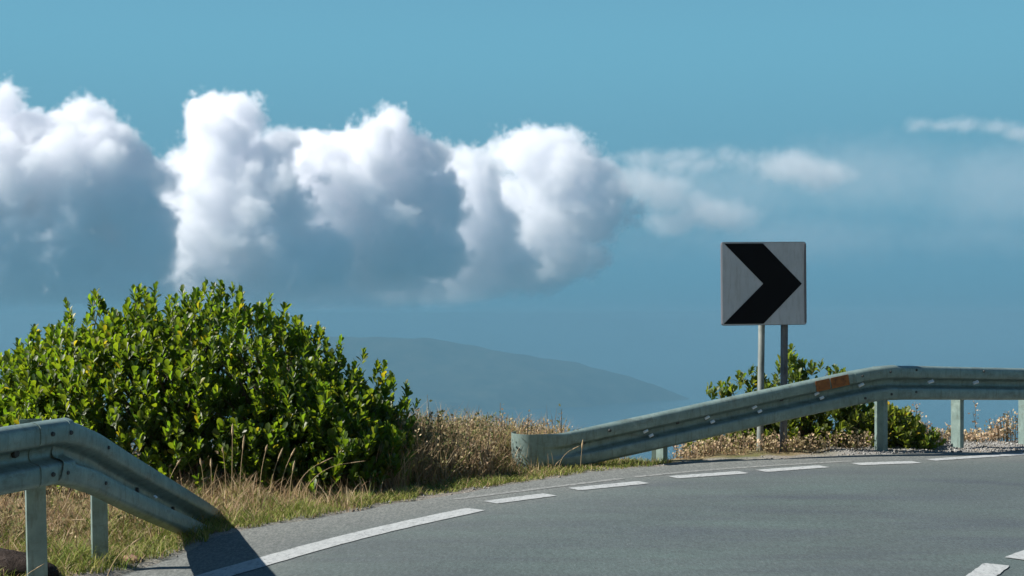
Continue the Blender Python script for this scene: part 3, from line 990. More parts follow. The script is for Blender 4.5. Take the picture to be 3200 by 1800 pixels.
def build_shrub(root, sprigs, lsize, m, nparts, camp, branch_m, seed):
    """sprigs: list of (tip, direction, scale). Leaves whorl round each tip."""
    r_ = np.random.default_rng(seed)
    mats = []
    for (tip, dr, scl) in sprigs:
        dr = Vector(dr).normalized()
        q = dr.to_track_quat('Z', 'Y').to_matrix()
        nl = int(r_.integers(7, 12))
        ph = r_.random() * 6.28
        for k in range(nl):
            a = ph + k * 2.4 + r_.normal(0, .2)
            f = k / nl
            spl = .20 + .75 * f + r_.normal(0, .12)
            L_ = lsize * scl * (.72 + .38 * r_.random()) * (1 - .12 * abs(f - .5))
            d3 = q @ Vector((math.sin(spl) * math.cos(a), math.sin(spl) * math.sin(a), math.cos(spl)))
            d3.z += .18
            d3.normalize()
            p = Vector(tip) - dr * (f * lsize * scl * 1.15)
            side_ = d3.cross(dr)
            if side_.length < 1e-3:
                side_ = Vector((1, 0, 0))
            side_.normalize()
            face_ = side_.cross(d3).normalized()
            face_ = (Quaternion(d3, r_.normal(0, .45)) @ face_)
            side_ = d3.cross(face_) * -1
            Mx = Matrix((side_ * L_ * (.85 + .3 * r_.random()), face_ * L_, d3 * L_)).transposed()
            mats.append((Mx, p, float(r_.normal(1.0, .16)), f))
    A = np.array([np.array(mm[0]) for mm in mats])
    Pp = np.array([tuple(mm[1]) for mm in mats])
    W = np.einsum('nij,kj->nki', A, LV) + Pp[:, None, :]
    shade = np.clip(np.array([mm[2] for mm in mats]), .6, 1.5)
    yel = np.clip(r_.normal(1.0, .12, len(mats)), .7, 1.4)
    old = r_.random(len(mats)) < .03
    colr = np.stack([shade * yel, shade, shade * .9], 1)
    colr[old] = (2.6, 1.5, 1.4)
    # the leaves that show largest from the road become parts of their own
    ctr = W.mean(1)
    fn = np.cross(A[:, :, 0], A[:, :, 2])
    view = np.array(camp) - ctr
    dist = np.linalg.norm(view, axis=1)
    area = np.abs((fn * view).sum(1)) / dist ** 3
    rays = ctr - np.array(camp)
    # only leaves with nothing much in front count: bin by direction
    key = np.floor(rays[:, [0, 2]] / rays[:, [1]] * 90).astype(int)
    near_ = {}
    for i_, kk in enumerate(map(tuple, key)):
        if kk not in near_ or dist[i_] < dist[near_[kk]]:
            near_[kk] = i_
    seen = np.zeros(len(mats))
    for i_, kk in enumerate(map(tuple, key)):
        seen[i_] = 1.0 if dist[i_] < dist[near_[kk]] + .09 else 0.0
    order = np.argsort(-area * seen)
    pick = set(order[:nparts].tolist())
    rest = np.array([i_ for i_ in range(len(mats)) if i_ not in pick])
    Wr = W[rest].reshape(-1, 3) - np.array(root.location)
    nv = len(LV)
    Fr = (LF[None] + (np.arange(len(rest)) * nv)[:, None, None]).reshape(-1, 4)
    cr = np.repeat(colr[rest], nv, axis=0)
    me = bpy.data.meshes.new('foliage')
    me.vertices.add(len(Wr))
    me.vertices.foreach_set('co', Wr.astype(np.float32).ravel())
    me.loops.add(Fr.size)
    me.loops.foreach_set('vertex_index', Fr.astype(np.int32).ravel())
    me.polygons.add(len(Fr))
    me.polygons.foreach_set('loop_start', np.arange(0, Fr.size, 4, dtype=np.int32))
    me.polygons.foreach_set('use_smooth', np.ones(len(Fr), dtype=bool))
    ca = me.color_attributes.new('Col', 'FLOAT_COLOR', 'POINT')
    ca.data.foreach_set('color', np.column_stack([cr, np.ones(len(cr))]).astype(np.float32).ravel())
    me.materials.append(m)
    me.update(calc_edges=True)
    fo = bpy.data.objects.new('foliage', me)
    C.objects.link(fo)
    fo.parent = root
    fo['kind'] = 'stuff'
    # shared leaf meshes in a few tones
    var = []
    for tone in ((1.0, 1, .9), (1.2, 1.1, 1.0), (.85, .92, .8), (1.3, 1.2, .9)):
        lm = bpy.data.meshes.new('leaf')
        lm.from_pydata([tuple(v) for v in LV], [], [tuple(map(int, f)) for f in LF])
        la = lm.color_attributes.new('Col', 'FLOAT_COLOR', 'POINT')
        la.data.foreach_set('color', np.tile(np.array([*tone, 1], dtype=np.float32), nv))
        lm.materials.append(m)
        lm.polygons.foreach_set('use_smooth', [True] * len(lm.polygons))
        var.append(lm)
    for i_ in pick:
        o = bpy.data.objects.new('leaf', var[i_ % 4])
        C.objects.link(o)
        o.parent = root
        M4 = mats[i_][0].to_4x4()
        M4.translation = mats[i_][1] - root.location
        o.matrix_local = M4
    return len(mats)


def branches(root, base_pts, sprigs, m, every, seed, r0=.02):
    rr = random.Random(seed)
    V_, F_ = [], []
    for k, (tip, dr, scl) in enumerate(sprigs):
        if k % every:
            continue
        tip = Vector(tip)
        b0 = Vector(min(base_pts, key=lambda q: (Vector(q) - tip).length))
        prev = None
        for j in range(5):
            f = j / 4
            p = b0.lerp(tip, f)
            p.z += .10 * math.sin(f * math.pi) + rr.uniform(-.01, .01)
            p.x += rr.uniform(-.015, .015)
            rad = r0 * (1 - f) ** 1.3 + .0025
            st = len(V_)
            for i in range(5):
                a = 2 * math.pi * i / 5
                V_.append((p.x + rad * math.cos(a), p.y + rad * math.sin(a), p.z))
            if prev is not None:
                for i in range(5):
                    F_.append((prev + i, prev + (i + 1) % 5, st + (i + 1) % 5, st + i))
            prev = st
    return keep(mesh_obj('branches', V_, F_, m, smooth=True), root)


bark, nt, b = mat('grey_bark', (.14, .11, .08), .9, spec=.2)
nt.links.new(cramp(nt, noise(nt, 40, 5, .7, obj_vec(nt)), [(.3, (.07, .055, .04)), (.7, (.20, .17, .13))]), b.inputs['Base Color'])


def dome_sprigs(lobes, n, seed, up=.55, scl=(.8, 1.25), shells=(1.0, .9, .76), zmin=.02):
    r_ = random.Random(seed)
    out = []
    vol = [l[3] * l[5] for l in lobes]
    for l, vv in zip(lobes, vol):
        cx, cyy, cz, rx, ry, rz = l
        for _ in range(int(n * vv / sum(vol))):
            while True:
                v = Vector((r_.gauss(0, 1), r_.gauss(0, 1), r_.gauss(0, 1))).normalized()
                if v.z > -.35 and (v.y < .55 or r_.random() < .3):
                    break
            sh = r_.choice(shells) * r_.uniform(.93, 1.05)
            bumpy = 1 + .10 * math.sin(5 * v.x + cx) * math.cos(4 * v.z + 1.3 * v.y) + .07 * math.sin(11 * v.x + 9 * v.z + 5 * v.y)
            p = Vector((cx + v.x * rx * sh * bumpy, cyy + v.y * ry * sh * bumpy, cz + v.z * rz * sh * bumpy))
            if p.z < zmin + .03:
                continue
            inside = False
            for l2 in lobes:
                if l2 is l:
                    continue
                q = ((p.x - l2[0]) / l2[3]) ** 2 + ((p.y - l2[1]) / l2[4]) ** 2 + ((p.z - l2[2]) / l2[5]) ** 2
                if q < .45:
                    inside = True
            if inside:
                continue
            nvec = Vector((v.x / rx, v.y / ry, v.z / rz)).normalized()
            d = nvec * (1 - up) + Vector((r_.gauss(0, .18), r_.gauss(0, .18), up + r_.uniform(0, .25)))
            out.append((tuple(p), tuple(d), r_.uniform(*scl)))
    return out


bush = empty('large_bush', (-2.6, 11.3, gz(-2.6, 11.3)), 'large rounded green bush with glossy paddle leaves behind the left guardrail', 'bush')
lobes = [(-2.55, 11.1, .31, 1.50, 1.12, .97), (-3.84, 11.05, .14, 1.35, 1.0, .62), (-1.50, 10.9, .17, .76, .85, .63), (-1.38, 10.65, .12, .60, .46, .46), (-3.05, 11.2, .42, 1.0, 1.0, .82)]
spr = dome_sprigs(lobes, 8600, 11, up=.70, scl=(.65, 1.3), zmin=.06, shells=(1.0, 1.0, .9, .78, .62, .45))
extra = [(rnd.uniform(-4.3, -.9), None, 1.0) for _ in range(26)]
extra = [(x_, float(np.interp(x_, [-4.3, -4.07, -3.7, -3.33, -2.9, -2.31, -1.83, -1.27, -.92], [.80, .90, 1.15, 1.38, 1.45, 1.48, 1.31, .96, .73])) + rnd.uniform(-.03, .05), s_) for x_, z_, s_ in extra]
for (x, z, s_) in tuple(extra) + ((-3.30, 1.42, 1.1), (-3.52, 1.34, 1.0), (-2.67, 1.44, 1.05), (-2.34, 1.47, 1.1), (-2.28, 1.45, 1.0), (-2.10, 1.44, 1.1), (-1.86, 1.32, 1.1), (-1.62, 1.20, 1.0), (-1.46, 1.12, 1.0), (-1.20, .95, 1.0), (-1.0, .86, 1.05), (-.82, .70, 1.0), (-.86, .60, 1.0), (-3.75, 1.15, 1.0), (-3.95, 1.02, 1.0), (-2.95, 1.42, 1.0)):
    for k in range(3):
        spr.append(((x + rnd.gauss(0, .03), 11.25 + rnd.gauss(0, .12), z - .07 * k), (rnd.gauss(0, .12) + .12 * (x + 2.5), rnd.gauss(0, .15), 1), s_))
build_shrub(bush, spr, .073, LEAF, 300, cam.location, bark, 21)
branches(bush, [(-2.6, 11.3, 0), (-3.6, 11.3, 0), (-1.8, 11.2, 0), (-2.9, 11.5, 0)], spr, bark, 7, 5, .022)

shrub = empty('small_shrub', (2.75, 13.25, gz(2.75, 13.25)), 'low green shrub growing behind the right guardrail around the sign posts', 'shrub')
lob2 = [(2.80, 13.52, .02, .86, .46, .47), (3.50, 13.52, -.02, .50, .38, .34), (2.20, 13.45, -.02, .42, .32, .36)]
spr2 = dome_sprigs(lob2, 1700, 12, up=.6, scl=(.75, 1.2), zmin=-.1)
for (x, z, s_, n_) in ((1.98, .55, 1, 3), (2.08, .57, 1, 3), (2.24, .66, 1, 5), (2.34, .70, 1, 5), (2.44, .62, 1, 4), (2.62, .88, 1.1, 8), (2.68, .82, 1.1, 8), (2.74, .72, 1, 6), (2.98, .75, 1.0, 5), (3.08, .72, 1.0, 4), (3.55, .36, 1, 4), (3.66, .28, 1, 4), (3.80, .16, 1, 4), (1.80, .22, 1, 3), (1.66, .06, 1, 3)):
    for k in range(int(n_ * 2.2)):
        spr2.append(((x + rnd.gauss(0, .055), 13.45 + rnd.gauss(0, .07), z - .055 * k / 2.2), (rnd.gauss(0, .35), rnd.gauss(0, .3), 1), s_))
build_shrub(shrub, spr2, .074, LEAF2, 160, cam.location, bark, 22)
branches(shrub, [(2.7, 13.3, -.1), (3.4, 13.35, -.1), (2.2, 13.2, -.1)], spr2, bark, 5, 6, .012)

# ------------------------------------------------------------------ grasses
GRASS = bpy.data.materials.new('grass_blade')
GRASS.use_nodes = True
t = GRASS.node_tree
b_ = t.nodes['Principled BSDF']
a = attr(t, 'Col')
t.links.new(a.outputs['Color'], b_.inputs['Base Color'])
b_.inputs['Roughness'].default_value = .7
b_.inputs['Specular IOR Level'].default_value = .25
tr = t.nodes.new('ShaderNodeBsdfTranslucent')
t.links.new(a.outputs['Color'], tr.inputs[0])
ms = t.nodes.new('ShaderNodeMixShader')
ms.inputs[0].default_value = .35
t.links.new(b_.outputs[0], ms.inputs[1])
t.links.new(tr.outputs[0], ms.inputs[2])
t.links.new(ms.outputs[0], t.nodes['Material Output'].inputs[0])


def blades(pts, h, w, bend, cols, r_):
    """ribbons of 3 segments; returns verts, quads, colours"""
    n_ = len(pts)
    az = r_.random(n_) * 2 * np.pi
    fx = r_.random(n_) * 2 * np.pi
    bd = bend * (.4 + 1.2 * r_.random(n_))
    V_ = np.zeros((n_, 8, 3))
    for j, f in enumerate((0, .38, .72, 1.0)):
        off = bd * h * f ** 1.8
        c0 = pts + np.stack([np.cos(az) * off, np.sin(az) * off, h * f * (1 - .25 * bd * f)], 1)
        ww = w * (1, .9, .6, .12)[j] * .5
        sd = np.stack([np.cos(fx) * ww, np.sin(fx) * ww, 0 * ww], 1)
        V_[:, 2 * j] = c0 - sd
        V_[:, 2 * j + 1] = c0 + sd
    q = np.array([(0, 1, 3, 2), (2, 3, 5, 4), (4, 5, 7, 6)])
    F_ = (q[None] + (np.arange(n_) * 8)[:, None, None]).reshape(-1, 4)
    return V_.reshape(-1, 3), F_, np.repeat(cols, 8, axis=0)


def fast_mesh(name, V_, F_, cols, m, parent=None):
    me = bpy.data.meshes.new(name)
    me.vertices.add(len(V_))
    me.vertices.foreach_set('co', np.asarray(V_, dtype=np.float32).ravel())
    me.loops.add(F_.size)
    me.loops.foreach_set('vertex_index', F_.astype(np.int32).ravel())
    me.polygons.add(len(F_))
    me.polygons.foreach_set('loop_start', np.arange(0, F_.size, F_.shape[1], dtype=np.int32))
    ca = me.color_attributes.new('Col', 'FLOAT_COLOR', 'POINT')
    ca.data.foreach_set('color', np.column_stack([cols, np.ones(len(cols))]).astype(np.float32).ravel())
    me.materials.append(m)
    me.update(calc_edges=True)
    o = bpy.data.objects.new(name, me)
    C.objects.link(o)
    if parent is not None:
        o.parent = parent
    return o


STRAW = np.array([(.36, .26, .14), (.42, .31, .18), (.29, .21, .115), (.39, .26, .165), (.46, .37, .235)])
GREEN = np.array([(.18, .225, .045), (.245, .27, .065), (.115, .175, .025), (.31, .30, .09)])


def colours(n_, green_p, r_):
    g_ = r_.random(n_) < green_p
    c_ = np.where(g_[:, None], GREEN[r_.integers(0, 4, n_)], STRAW[r_.integers(0, 5, n_)])
    return c_ * np.clip(r_.normal(1, .18, n_), .5, 1.6)[:, None]


def scatter(n_, box, cond, r_):
    P = np.column_stack([r_.uniform(box[0], box[1], n_), r_.uniform(box[2], box[3], n_)])
    d = edge_dist(P)
    k = cond(P, d)
    keep_ = r_.random(n_) < k
    P, d = P[keep_], d[keep_]
    return np.column_stack([P, ground_z(P, d) - .005]), d


def patch(P, f, ph):
    return .5 + .5 * np.sin(P[:, 0] * f + ph) * np.sin(P[:, 1] * f * 1.17 + 2 * ph) + .25 * np.sin(P[:, 0] * f * 2.3 + P[:, 1] * f * 1.9)


# short turf along the verge
P, d = scatter(200000, (-4.4, 1.35, 5.6, 12.2), lambda P, d: ((d > .0 + .06 * patch(P, 9, 1)) & (d < 1.7)) * np.clip(1.15 - d * .40, .3, 1), rng)
gpn = np.clip(1.05 - d * .62 + .45 * (patch(P[:, :2], 3.1, .7) - .5), .08, .92)
cl = np.where((rng.random(len(P)) < gpn * .95)[:, None], GREEN[rng.integers(0, 4, len(P))], STRAW[rng.integers(0, 5, len(P))]) * np.clip(rng.normal(1, .18, len(P)), .5, 1.6)[:, None]
h = (.025 + .055 * rng.random(len(P)) ** 1.5) * (.75 + .75 * np.clip(d, 0, 1)) * np.where(P[:, 1] < 9.0, 1.35, 1) * (.6 + .8 * patch(P[:, :2], 4.4, 2))
V_, F_, cc = blades(P, h, .004 + .003 * rng.random(len(P)), .7, cl, rng)
tag(fast_mesh('grass', V_, F_, cc, GRASS), 'short green and straw grass along the road edge', kind='stuff')


# taller dry grass
def tallcond(P, d):
    x, y = P[:, 0], P[:, 1]
    w = np.interp(x, VW_X, VW_W)
    c_ = ((d > .30) & (d < w + .5) & (x < 1.0)) * .55
    c_ = np.where((x > -1.4) & (x < .75) & (d > .38) & (d < w + .35), 1.0, c_)
    c_ = np.where((x > -2.3) & (x < -1.0) & (y > 9.4) & (y < 10.5), .8, c_)
    c_ = np.where((x > 1.5) & (x < 3.2) & (d > .22) & (d < w + .3), .5, c_)
    return c_ * np.clip(.35 + patch(P, 5.3, .4), 0, 1)


P, d = scatter(60000, (-4.8, 3.3, 6.0, 14), tallcond, rng)
x = P[:, 0]
h = (.06 + .17 * rng.random(len(P)) ** 1.4) * np.clip(.5 + d * .5, .5, 1.25)
h = np.where(x > 1.4, h * .55, h)
h = np.where((x > -1.3) & (x < .5), h * (1.15 + .5 * rng.random(len(P))), h)
V_, F_, cc = blades(P, h, .0045 + .0035 * rng.random(len(P)), .55, colours(len(P), .10, rng), rng)
tag(fast_mesh('dry_grass', V_, F_, cc, GRASS), 'tall straw coloured dry grass around the bush and guardrail ends', kind='stuff')


P, d = scatter(26000, (-1.15, .75, 10.4, 13.2), lambda P, d: ((d > .42) & (d < np.interp(P[:, 0], VW_X, VW_W) + .3) & ((P[:, 0] < -.15) | (P[:, 1] > 11.75))) * np.clip(.25 + patch(P, 6.1, 2.2), 0, 1) * .5, rng)
h = (.16 + .26 * rng.random(len(P)) ** 1.2) * np.interp(P[:, 0], [-1.15, -.3, .2, .75], [1.05, 1.0, .75, .55])
V_, F_, cc = blades(P, h, .004 + .0035 * rng.random(len(P)), .45, colours(len(P), .16, rng) * 1.12, rng)
tag(fast_mesh('straw_grass', V_, F_, cc, GRASS), 'tall pale straw grass between the bush and the ramped rail end', kind='stuff')


# leafy dry weeds: stems with small leaves and seed heads
def weed_arrays(base, height, r_, nleaf=16, tone=0, lean=.15, leafy=1.0):
    VV, FF, CC = [], [], []
    az = r_.random() * 6.28
    ln = lean * r_.normal(0, 1)
    top = np.array([math.cos(az) * ln * height, math.sin(az) * ln * height, height])
    stem_c = np.array([(.20, .15, .09), (.30, .22, .12), (.12, .10, .07)][tone % 3]) * r_.uniform(.8, 1.2)

    def quad(a_, b2, c2, d2, col):
        i_ = len(VV)
        VV.extend([a_, b2, c2, d2])
        FF.append((i_, i_ + 1, i_ + 2, i_ + 3))
        CC.extend([col] * 4)
    bx = np.array(base)
    for rot in (0, 1.57):
        sd = np.array([math.cos(az + rot), math.sin(az + rot), 0]) * .0028
        for j in range(3):
            f0, f1 = j / 3, (j + 1) / 3
            p0, p1 = bx + top * np.array([f0 ** 1.5, f0 ** 1.5, f0]), bx + top * np.array([f1 ** 1.5, f1 ** 1.5, f1])
            quad(p0 - sd, p0 + sd, p1 + sd * .7, p1 - sd * .7, stem_c)
    pal = [np.array([(.40, .31, .165), (.47, .38, .22), (.30, .27, .12), (.50, .41, .25)]),
           np.array([(.17, .18, .07), (.26, .24, .11), (.12, .15, .05), (.38, .31, .18)]),
           np.array([(.46, .33, .22), (.52, .40, .27), (.40, .28, .18), (.55, .45, .31)])][tone % 3]
    for k in range(int(nleaf * leafy)):
        f = .15 + .85 * r_.random() ** .8
        p = bx + top * np.array([f ** 1.5, f ** 1.5, f])
        a1 = r_.random() * 6.28
        el = r_.uniform(.1, 1.2)
        L_ = r_.uniform(.012, .034)
        d_ = np.array([math.cos(a1) * math.cos(el), math.sin(a1) * math.cos(el), math.sin(el)])
        s_ = np.cross(d_, r_.normal(0, 1, 3))
        s_ = s_ / (np.linalg.norm(s_) + 1e-6) * L_ * r_.uniform(.25, .45)
        o_ = d_ * r_.uniform(0, .035)
        col = pal[r_.integers(0, 4)] * r_.uniform(.7, 1.3)
        quad(p + o_, p + o_ + d_ * L_ * .5 + s_, p + o_ + d_ * L_, p + o_ + d_ * L_ * .5 - s_, col)
    return VV, FF, CC


def weed_mesh(name, items, r_):
    VV, FF, CC = [], [], []
    for it in items:
        v, f, c_ = weed_arrays(*it[:2], r_, **it[2])
        o_ = len(VV)
        VV += v
        FF += [tuple(i + o_ for i in q) for q in f]
        CC += c_
    return np.array(VV), np.array(FF), np.array(CC)


items = []
for _ in range(2000):
    x = rng.uniform(-1.25, .75)
    y0 = float(np.interp(x, EDGE[6:20, 0], EDGE[6:20, 1]))
    y = y0 + rng.uniform(.45, 2.4)
    dd = float(edge_dist(np.array([[x, y]]))[0])
    w = float(np.interp(x, VW_X, VW_W))
    if dd < .35 or dd > w + .5:
        continue
    hmax = float(np.interp(x, [-1.25, -.9, -.3, .1, .75], [.44, .46, .40, .30, .20]))
    if x > 0 and dd < .75:
        continue
    if -.12 < x < .5 and y < 11.62:
        continue
    if rng.random() < .55:
        continue
    if x < -.72 and y < 10.75 - (x + .72) * .5:
        continue
    items.append(((x, y, gz(x, y) - .01), rng.uniform(.35, 1.05) * hmax, dict(nleaf=11, tone=int(rng.choice([0, 0, 1, 2])), lean=.16)))
for _ in range(260):      # behind the right-hand posts
    x = rng.uniform(3.75, 5.1)
    y = float(np.interp(x, EDGE[18:22, 0], EDGE[18:22, 1])) + rng.uniform(.75, 1.25)
    hh = .34 * (.35 + .65 * max(0, math.sin((x - 3.75) * 5.2 + 1.0)))
    items.append(((x, y, gz(x, y) - .01), rng.uniform(.4, 1.0) * hh, dict(nleaf=14, tone=int(rng.choice([2, 2, 0])), lean=.14)))
for _ in range(420):      # round the sign and under the shrub
    x = rng.uniform(1.45, 3.3)
    y = float(np.interp(x, EDGE[16:21, 0], EDGE[16:21, 1])) + rng.uniform(.25, .85)
    items.append(((x, y, gz(x, y) - .01), rng.uniform(.05, .17), dict(nleaf=9, tone=int(rng.choice([0, 2])), lean=.25)))
for _ in range(90):      # left of the bush, under the rail
    x = rng.uniform(-3.2, -2.2)
    y = rng.uniform(7.6, 9.6)
    items.append(((x, y, gz(x, y) - .01), rng.uniform(.08, .30), dict(nleaf=11, tone=int(rng.choice([0, 1])), lean=.3)))
for _ in range(150):
    x = rng.uniform(-1.05, -.15)
    y = float(np.interp(x, EDGE[6:20, 0], EDGE[6:20, 1])) + rng.uniform(.75, 2.2)
    if x < -.72 and y < 10.9:
        continue
    items.append(((x, y, gz(x, y) - .01), rng.uniform(.26, .50) * (1.0 if x < -.55 else .8), dict(nleaf=30, tone=1, lean=.18)))
V_, F_, cc = weed_mesh('w', items, rng)
tag(fast_mesh('weeds', V_, F_, cc, GRASS), 'thicket of small dry leafy weeds along the verge', kind='stuff')

# single tall weeds against the sea
for (x, y, hh, tone, lab) in ((-.95, 11.25, .66, 1, 'thin dry weed stalk with a small round head just right of the large bush'),
                              (-.78, 11.35, .52, 1, 'dark branching weed a little right of the round-headed stalk'),
                              (-.62, 11.30, .62, 1, 'tallest dark bare weed stalk between the bush and the ramped rail end'),
                              (-.56, 11.2, .50, 1, 'leafy olive weed below the tallest bare stalk'),
                              (-.10, 11.45, .56, 1, 'bare dark stalk rising just left of the curled rail end'),
                              (.12, 11.95, .42, 2, 'reddish leafy weed behind the curled rail end'),
                              (.42, 12.1, .46, 1, 'thin dark stalk leaning over the low end of the ramped rail'),
                              (4.0, 14.0, .36, 2, 'pinkish seed weed left of the second rail post'),
                              (4.62, 14.15, .40, 2, 'spindly purple weed between the two right-hand rail posts')):
    z = gz(x, y) - .01
    V_, F_, cc = weed_mesh('w', [((0, 0, 0), hh, dict(nleaf=10 if tone == 1 else 22, tone=tone, lean=.08)), ((.012, .01, 0), hh * .8, dict(nleaf=14, tone=tone, lean=.2))], rng)
    o = fast_mesh('weed_stalk', V_, F_, cc, GRASS)
    o.location = (x, y, z)
    tag(o, lab, 'weed', 'single weeds on the verge')

# dry grass stalks with seed heads
STALK, _, _ = mat('dry_stalk', (.46, .34, .19), .75, spec=.25)
HEAD, nt, b = mat('dry_seed_head', (.50, .38, .22), .85, spec=.2)
nt.links.new(cramp(nt, noise(nt, 160, 3, .7, obj_vec(nt)), [(.35, (.26, .18, .10)), (.65, (.58, .45, .28))]), b.inputs['Base Color'])
bump(nt, b, noise(nt, 200, 3, .8, obj_vec(nt)), .8, .004)


def stalk(x, y, hh, lean, az, head, lab, group=None, hr=.007):
    z = gz(x, y) - .01
    if lab is None:
        k_ = next(ORD)
        lab = k_ + (' of' if k_ == 'leftmost' else ' from the left of') + ' the dry seed-headed stalks before the large bush'
    root = empty('grass_stalk', (x, y, z), lab, 'grass', group)
    n_ = 9
    pts = []
    for i in range(n_):
        f = i / (n_ - 1)
        o_ = lean * hh * f ** 2
        pts.append(Vector((math.cos(az) * o_, math.sin(az) * o_, hh * (f - .35 * lean * f ** 3))))

    def ring_tube(nm, ps, rs, m, seg=5):
        V_, F_ = [], []
        for p, r in zip(ps, rs):
            for k in range(seg):
                a_ = 6.283 * k / seg
                V_.append((p.x + r * math.cos(a_), p.y + r * math.sin(a_), p.z + .3 * r * math.sin(a_ * 2)))
        for i in range(len(ps) - 1):
            for k in range(seg):
                F_.append((i * seg + k, i * seg + (k + 1) % seg, (i + 1) * seg + (k + 1) % seg, (i + 1) * seg + k))
        return mesh_obj(nm, V_, F_, m, root, smooth=True)
    ring_tube('stem', pts, [.0026 * (1 - .4 * i / n_) for i in range(n_)], STALK)
    d = (pts[-1] - pts[-2]).normalized()
    hp = [pts[-1] + d * head * (i / 7 - .15) for i in range(8)]
    ring_tube('seed_head', hp, [hr * q * rnd.uniform(.85, 1.2) for q in (.2, .7, 1, 1.05, .95, .8, .5, .1)], HEAD, 6)
    return root


ORD = iter(('leftmost', 'second', 'third', 'fourth', 'fifth', 'sixth', 'seventh', 'eighth', 'ninth'))
front = None
stalk(-1.92, 9.75, .46, .05, 1.6, .085, 'tallest straight dry grass stalk before the middle of the large bush', hr=.008)
for x_, y_, h_, l_, z_, hd_ in ((-2.30, 9.4, .34, .25, .3, .05), (-2.12, 9.8, .27, .08, 3, .06), (-2.06, 9.75, .26, .05, 2, .07), (-1.97, 9.8, .34, .06, 3.5, .05), (-1.86, 9.72, .36, .06, .5, .11),
                                (-1.74, 9.8, .36, .12, .2, .05), (-1.66, 9.75, .34, .18, .1, .09), (-1.60, 9.8, .36, .22, .2, .07), (-1.52, 9.7, .26, .1, .2, .08)):
    stalk(x_, y_, h_, l_, z_, hd_, front, 'dry grass stalks before the bush')
stalk(-1.50, 9.75, .36, .55, .1, .10, 'dry grass stalk arching to the right before the bush, the shorter of two')
stalk(-1.44, 9.8, .40, .85, .05, .11, 'longest dry grass stalk arching far right before the shaded foot of the bush')
stalk(-2.02, 7.05, .30, .45, .2, .075, 'feathery dry grass stalk leaning across the second left rail post', hr=.006)
stalk(-2.30, 6.5, .24, .5, .3, .05, 'small pale grass stalk crossing the front of the nearest rail post', hr=.005)
stalk(.38, 11.55, .22, .55, .1, .07, 'bent dry grass stalk in front of the curled rail end')
stalk(.56, 11.6, .19, .06, .1, .08, 'upright pale grass stalk in front of the ramped rail', hr=.007)
stalk(-2.75, 7.8, .30, 1.1, .1, .09, 'pale dry stalk bending right behind the first left rail post')
stalk(-3.0, 7.7, .33, .8, .4, .06, 'pale dry stalk at the left edge under the rail')

# ------------------------------------------------------------------ stones
def stone(name, x, y, r, m, lab, cat, sq=(1, 1, .7), seed=1, sub=3, sink=.3):
    bm = bmesh.new()
    bmesh.ops.create_icosphere(bm, subdivisions=sub, radius=1)
    rr = np.random.default_rng(seed)
    ph = rr.random(6) * 6.28
    for v in bm.verts:
        q = v.co.copy()
        k = 1 + .16 * math.sin(2.3 * q.x + ph[0]) * math.cos(2.1 * q.y + ph[1]) + .09 * math.sin(5 * q.z + ph[2] + 3 * q.x) + .05 * math.sin(9 * q.y + ph[3]) * math.sin(8 * q.x + ph[4])
        v.co = Vector((q.x * sq[0], q.y * sq[1], q.z * sq[2])) * r * k
    o = bm_obj(name, bm, m, smooth=True)
    o.location = (x, y, gz(x, y) + r * sq[2] * (1 - 2 * sink) * .6)
    return tag(o, lab, cat)


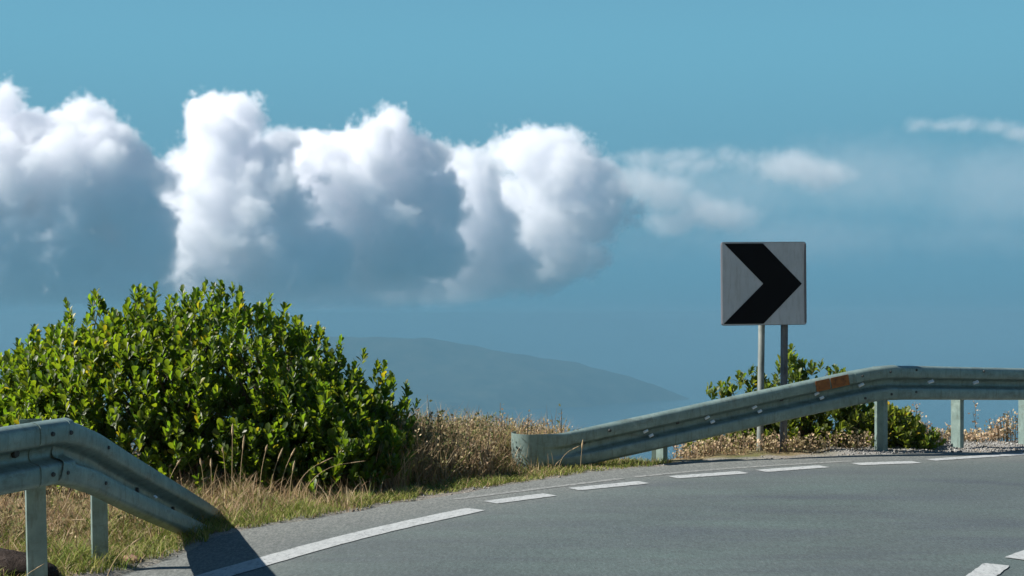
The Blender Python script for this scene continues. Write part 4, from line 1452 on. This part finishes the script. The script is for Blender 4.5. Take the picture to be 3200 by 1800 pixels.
rockm, nt, b = mat('dark_earthy_rock', rough=.95, spec=.15)
nt.links.new(cramp(nt, noise(nt, 14, 7, .75, obj_vec(nt)), [(.3, (.016, .012, .010)), (.55, (.05, .038, .032)), (.8, (.13, .105, .09))]), b.inputs['Base Color'])
bump(nt, b, noise(nt, 18, 7, .75, obj_vec(nt)), 1.0, .04)
redm, nt, b = mat('reddish_clod', rough=.95, spec=.15)
nt.links.new(cramp(nt, noise(nt, 40, 5, .7, obj_vec(nt)), [(.3, (.14, .07, .05)), (.7, (.38, .24, .18))]), b.inputs['Base Color'])
stone('boulder', -2.50, 7.05, .205, rockm, 'dark earthy boulder at the bottom left behind the first rail post', 'rock', (1.15, .8, .62), 3, 4, .55)
stone('clod', -2.03, 7.62, .045, redm, 'reddish clod of earth at the asphalt edge below the left rail', 'stone', (1.2, .9, .6), 4)
gvm, nt, b = mat('gravel_stone', rough=.9, spec=.25)
ca_ = attr(nt, 'Col')
nt.links.new(ca_.outputs['Color'], b.inputs['Base Color'])
ico = bmesh.new()
bmesh.ops.create_icosphere(ico, subdivisions=1, radius=1)
iv = np.array([v.co[:] for v in ico.verts])
itf = np.array([[v.index for v in f.verts] for f in ico.faces])
ico.free()
P1, d1 = scatter(16000, (2.6, 5.4, 12.2, 14.5), lambda P, d: ((d > -.12) & (d < .85)) * np.clip((P[:, 0] - 2.6) * .8, .05, .8), rng)
P2, d2 = scatter(30000, (-2.6, 2.6, 6.6, 12.8), lambda P, d: ((d > -.26) & (d < .08)) * np.clip(.30 - np.abs(d + .03) * 1.2, 0, 1), rng)
PP = np.concatenate([P1, P2])
r_s = np.concatenate([.003 + .009 * rng.random(len(P1)) ** 3, .0025 + .009 * rng.random(len(P2)) ** 3])
Vg = iv[None] * (r_s[:, None] * rng.uniform(.6, 1.3, (len(PP), 3)))[:, None, :] + PP[:, None, :] + np.array([0, 0, .008])
Fg = (itf[None] + (np.arange(len(PP)) * len(iv))[:, None, None]).reshape(-1, 3)
cg = np.repeat(np.array([(.26, .26, .245), (.19, .19, .18), (.36, .36, .34), (.24, .21, .17)])[rng.integers(0, 4, len(PP))] * rng.uniform(.6, 1.2, (len(PP), 1)), len(iv), axis=0)
tag(fast_mesh('gravel', Vg.reshape(-1, 3), Fg, cg, gvm), 'loose grey gravel along the asphalt edge', kind='stuff')


# ------------------------------------------------------------------ the whole site lies on the road's gentle grade
TILT = Matrix.Translation(cam.location) @ Matrix.Rotation(GRADE, 4, 'X') @ Matrix.Translation(-cam.location)
for o in list(C.objects):
    if o.parent is None and o.type in {'MESH', 'EMPTY'} and o.name.split('.')[0] not in {'sea', 'hills', 'haze', 'cloud', 'mist'}:
        o.matrix_basis = TILT @ o.matrix_basis
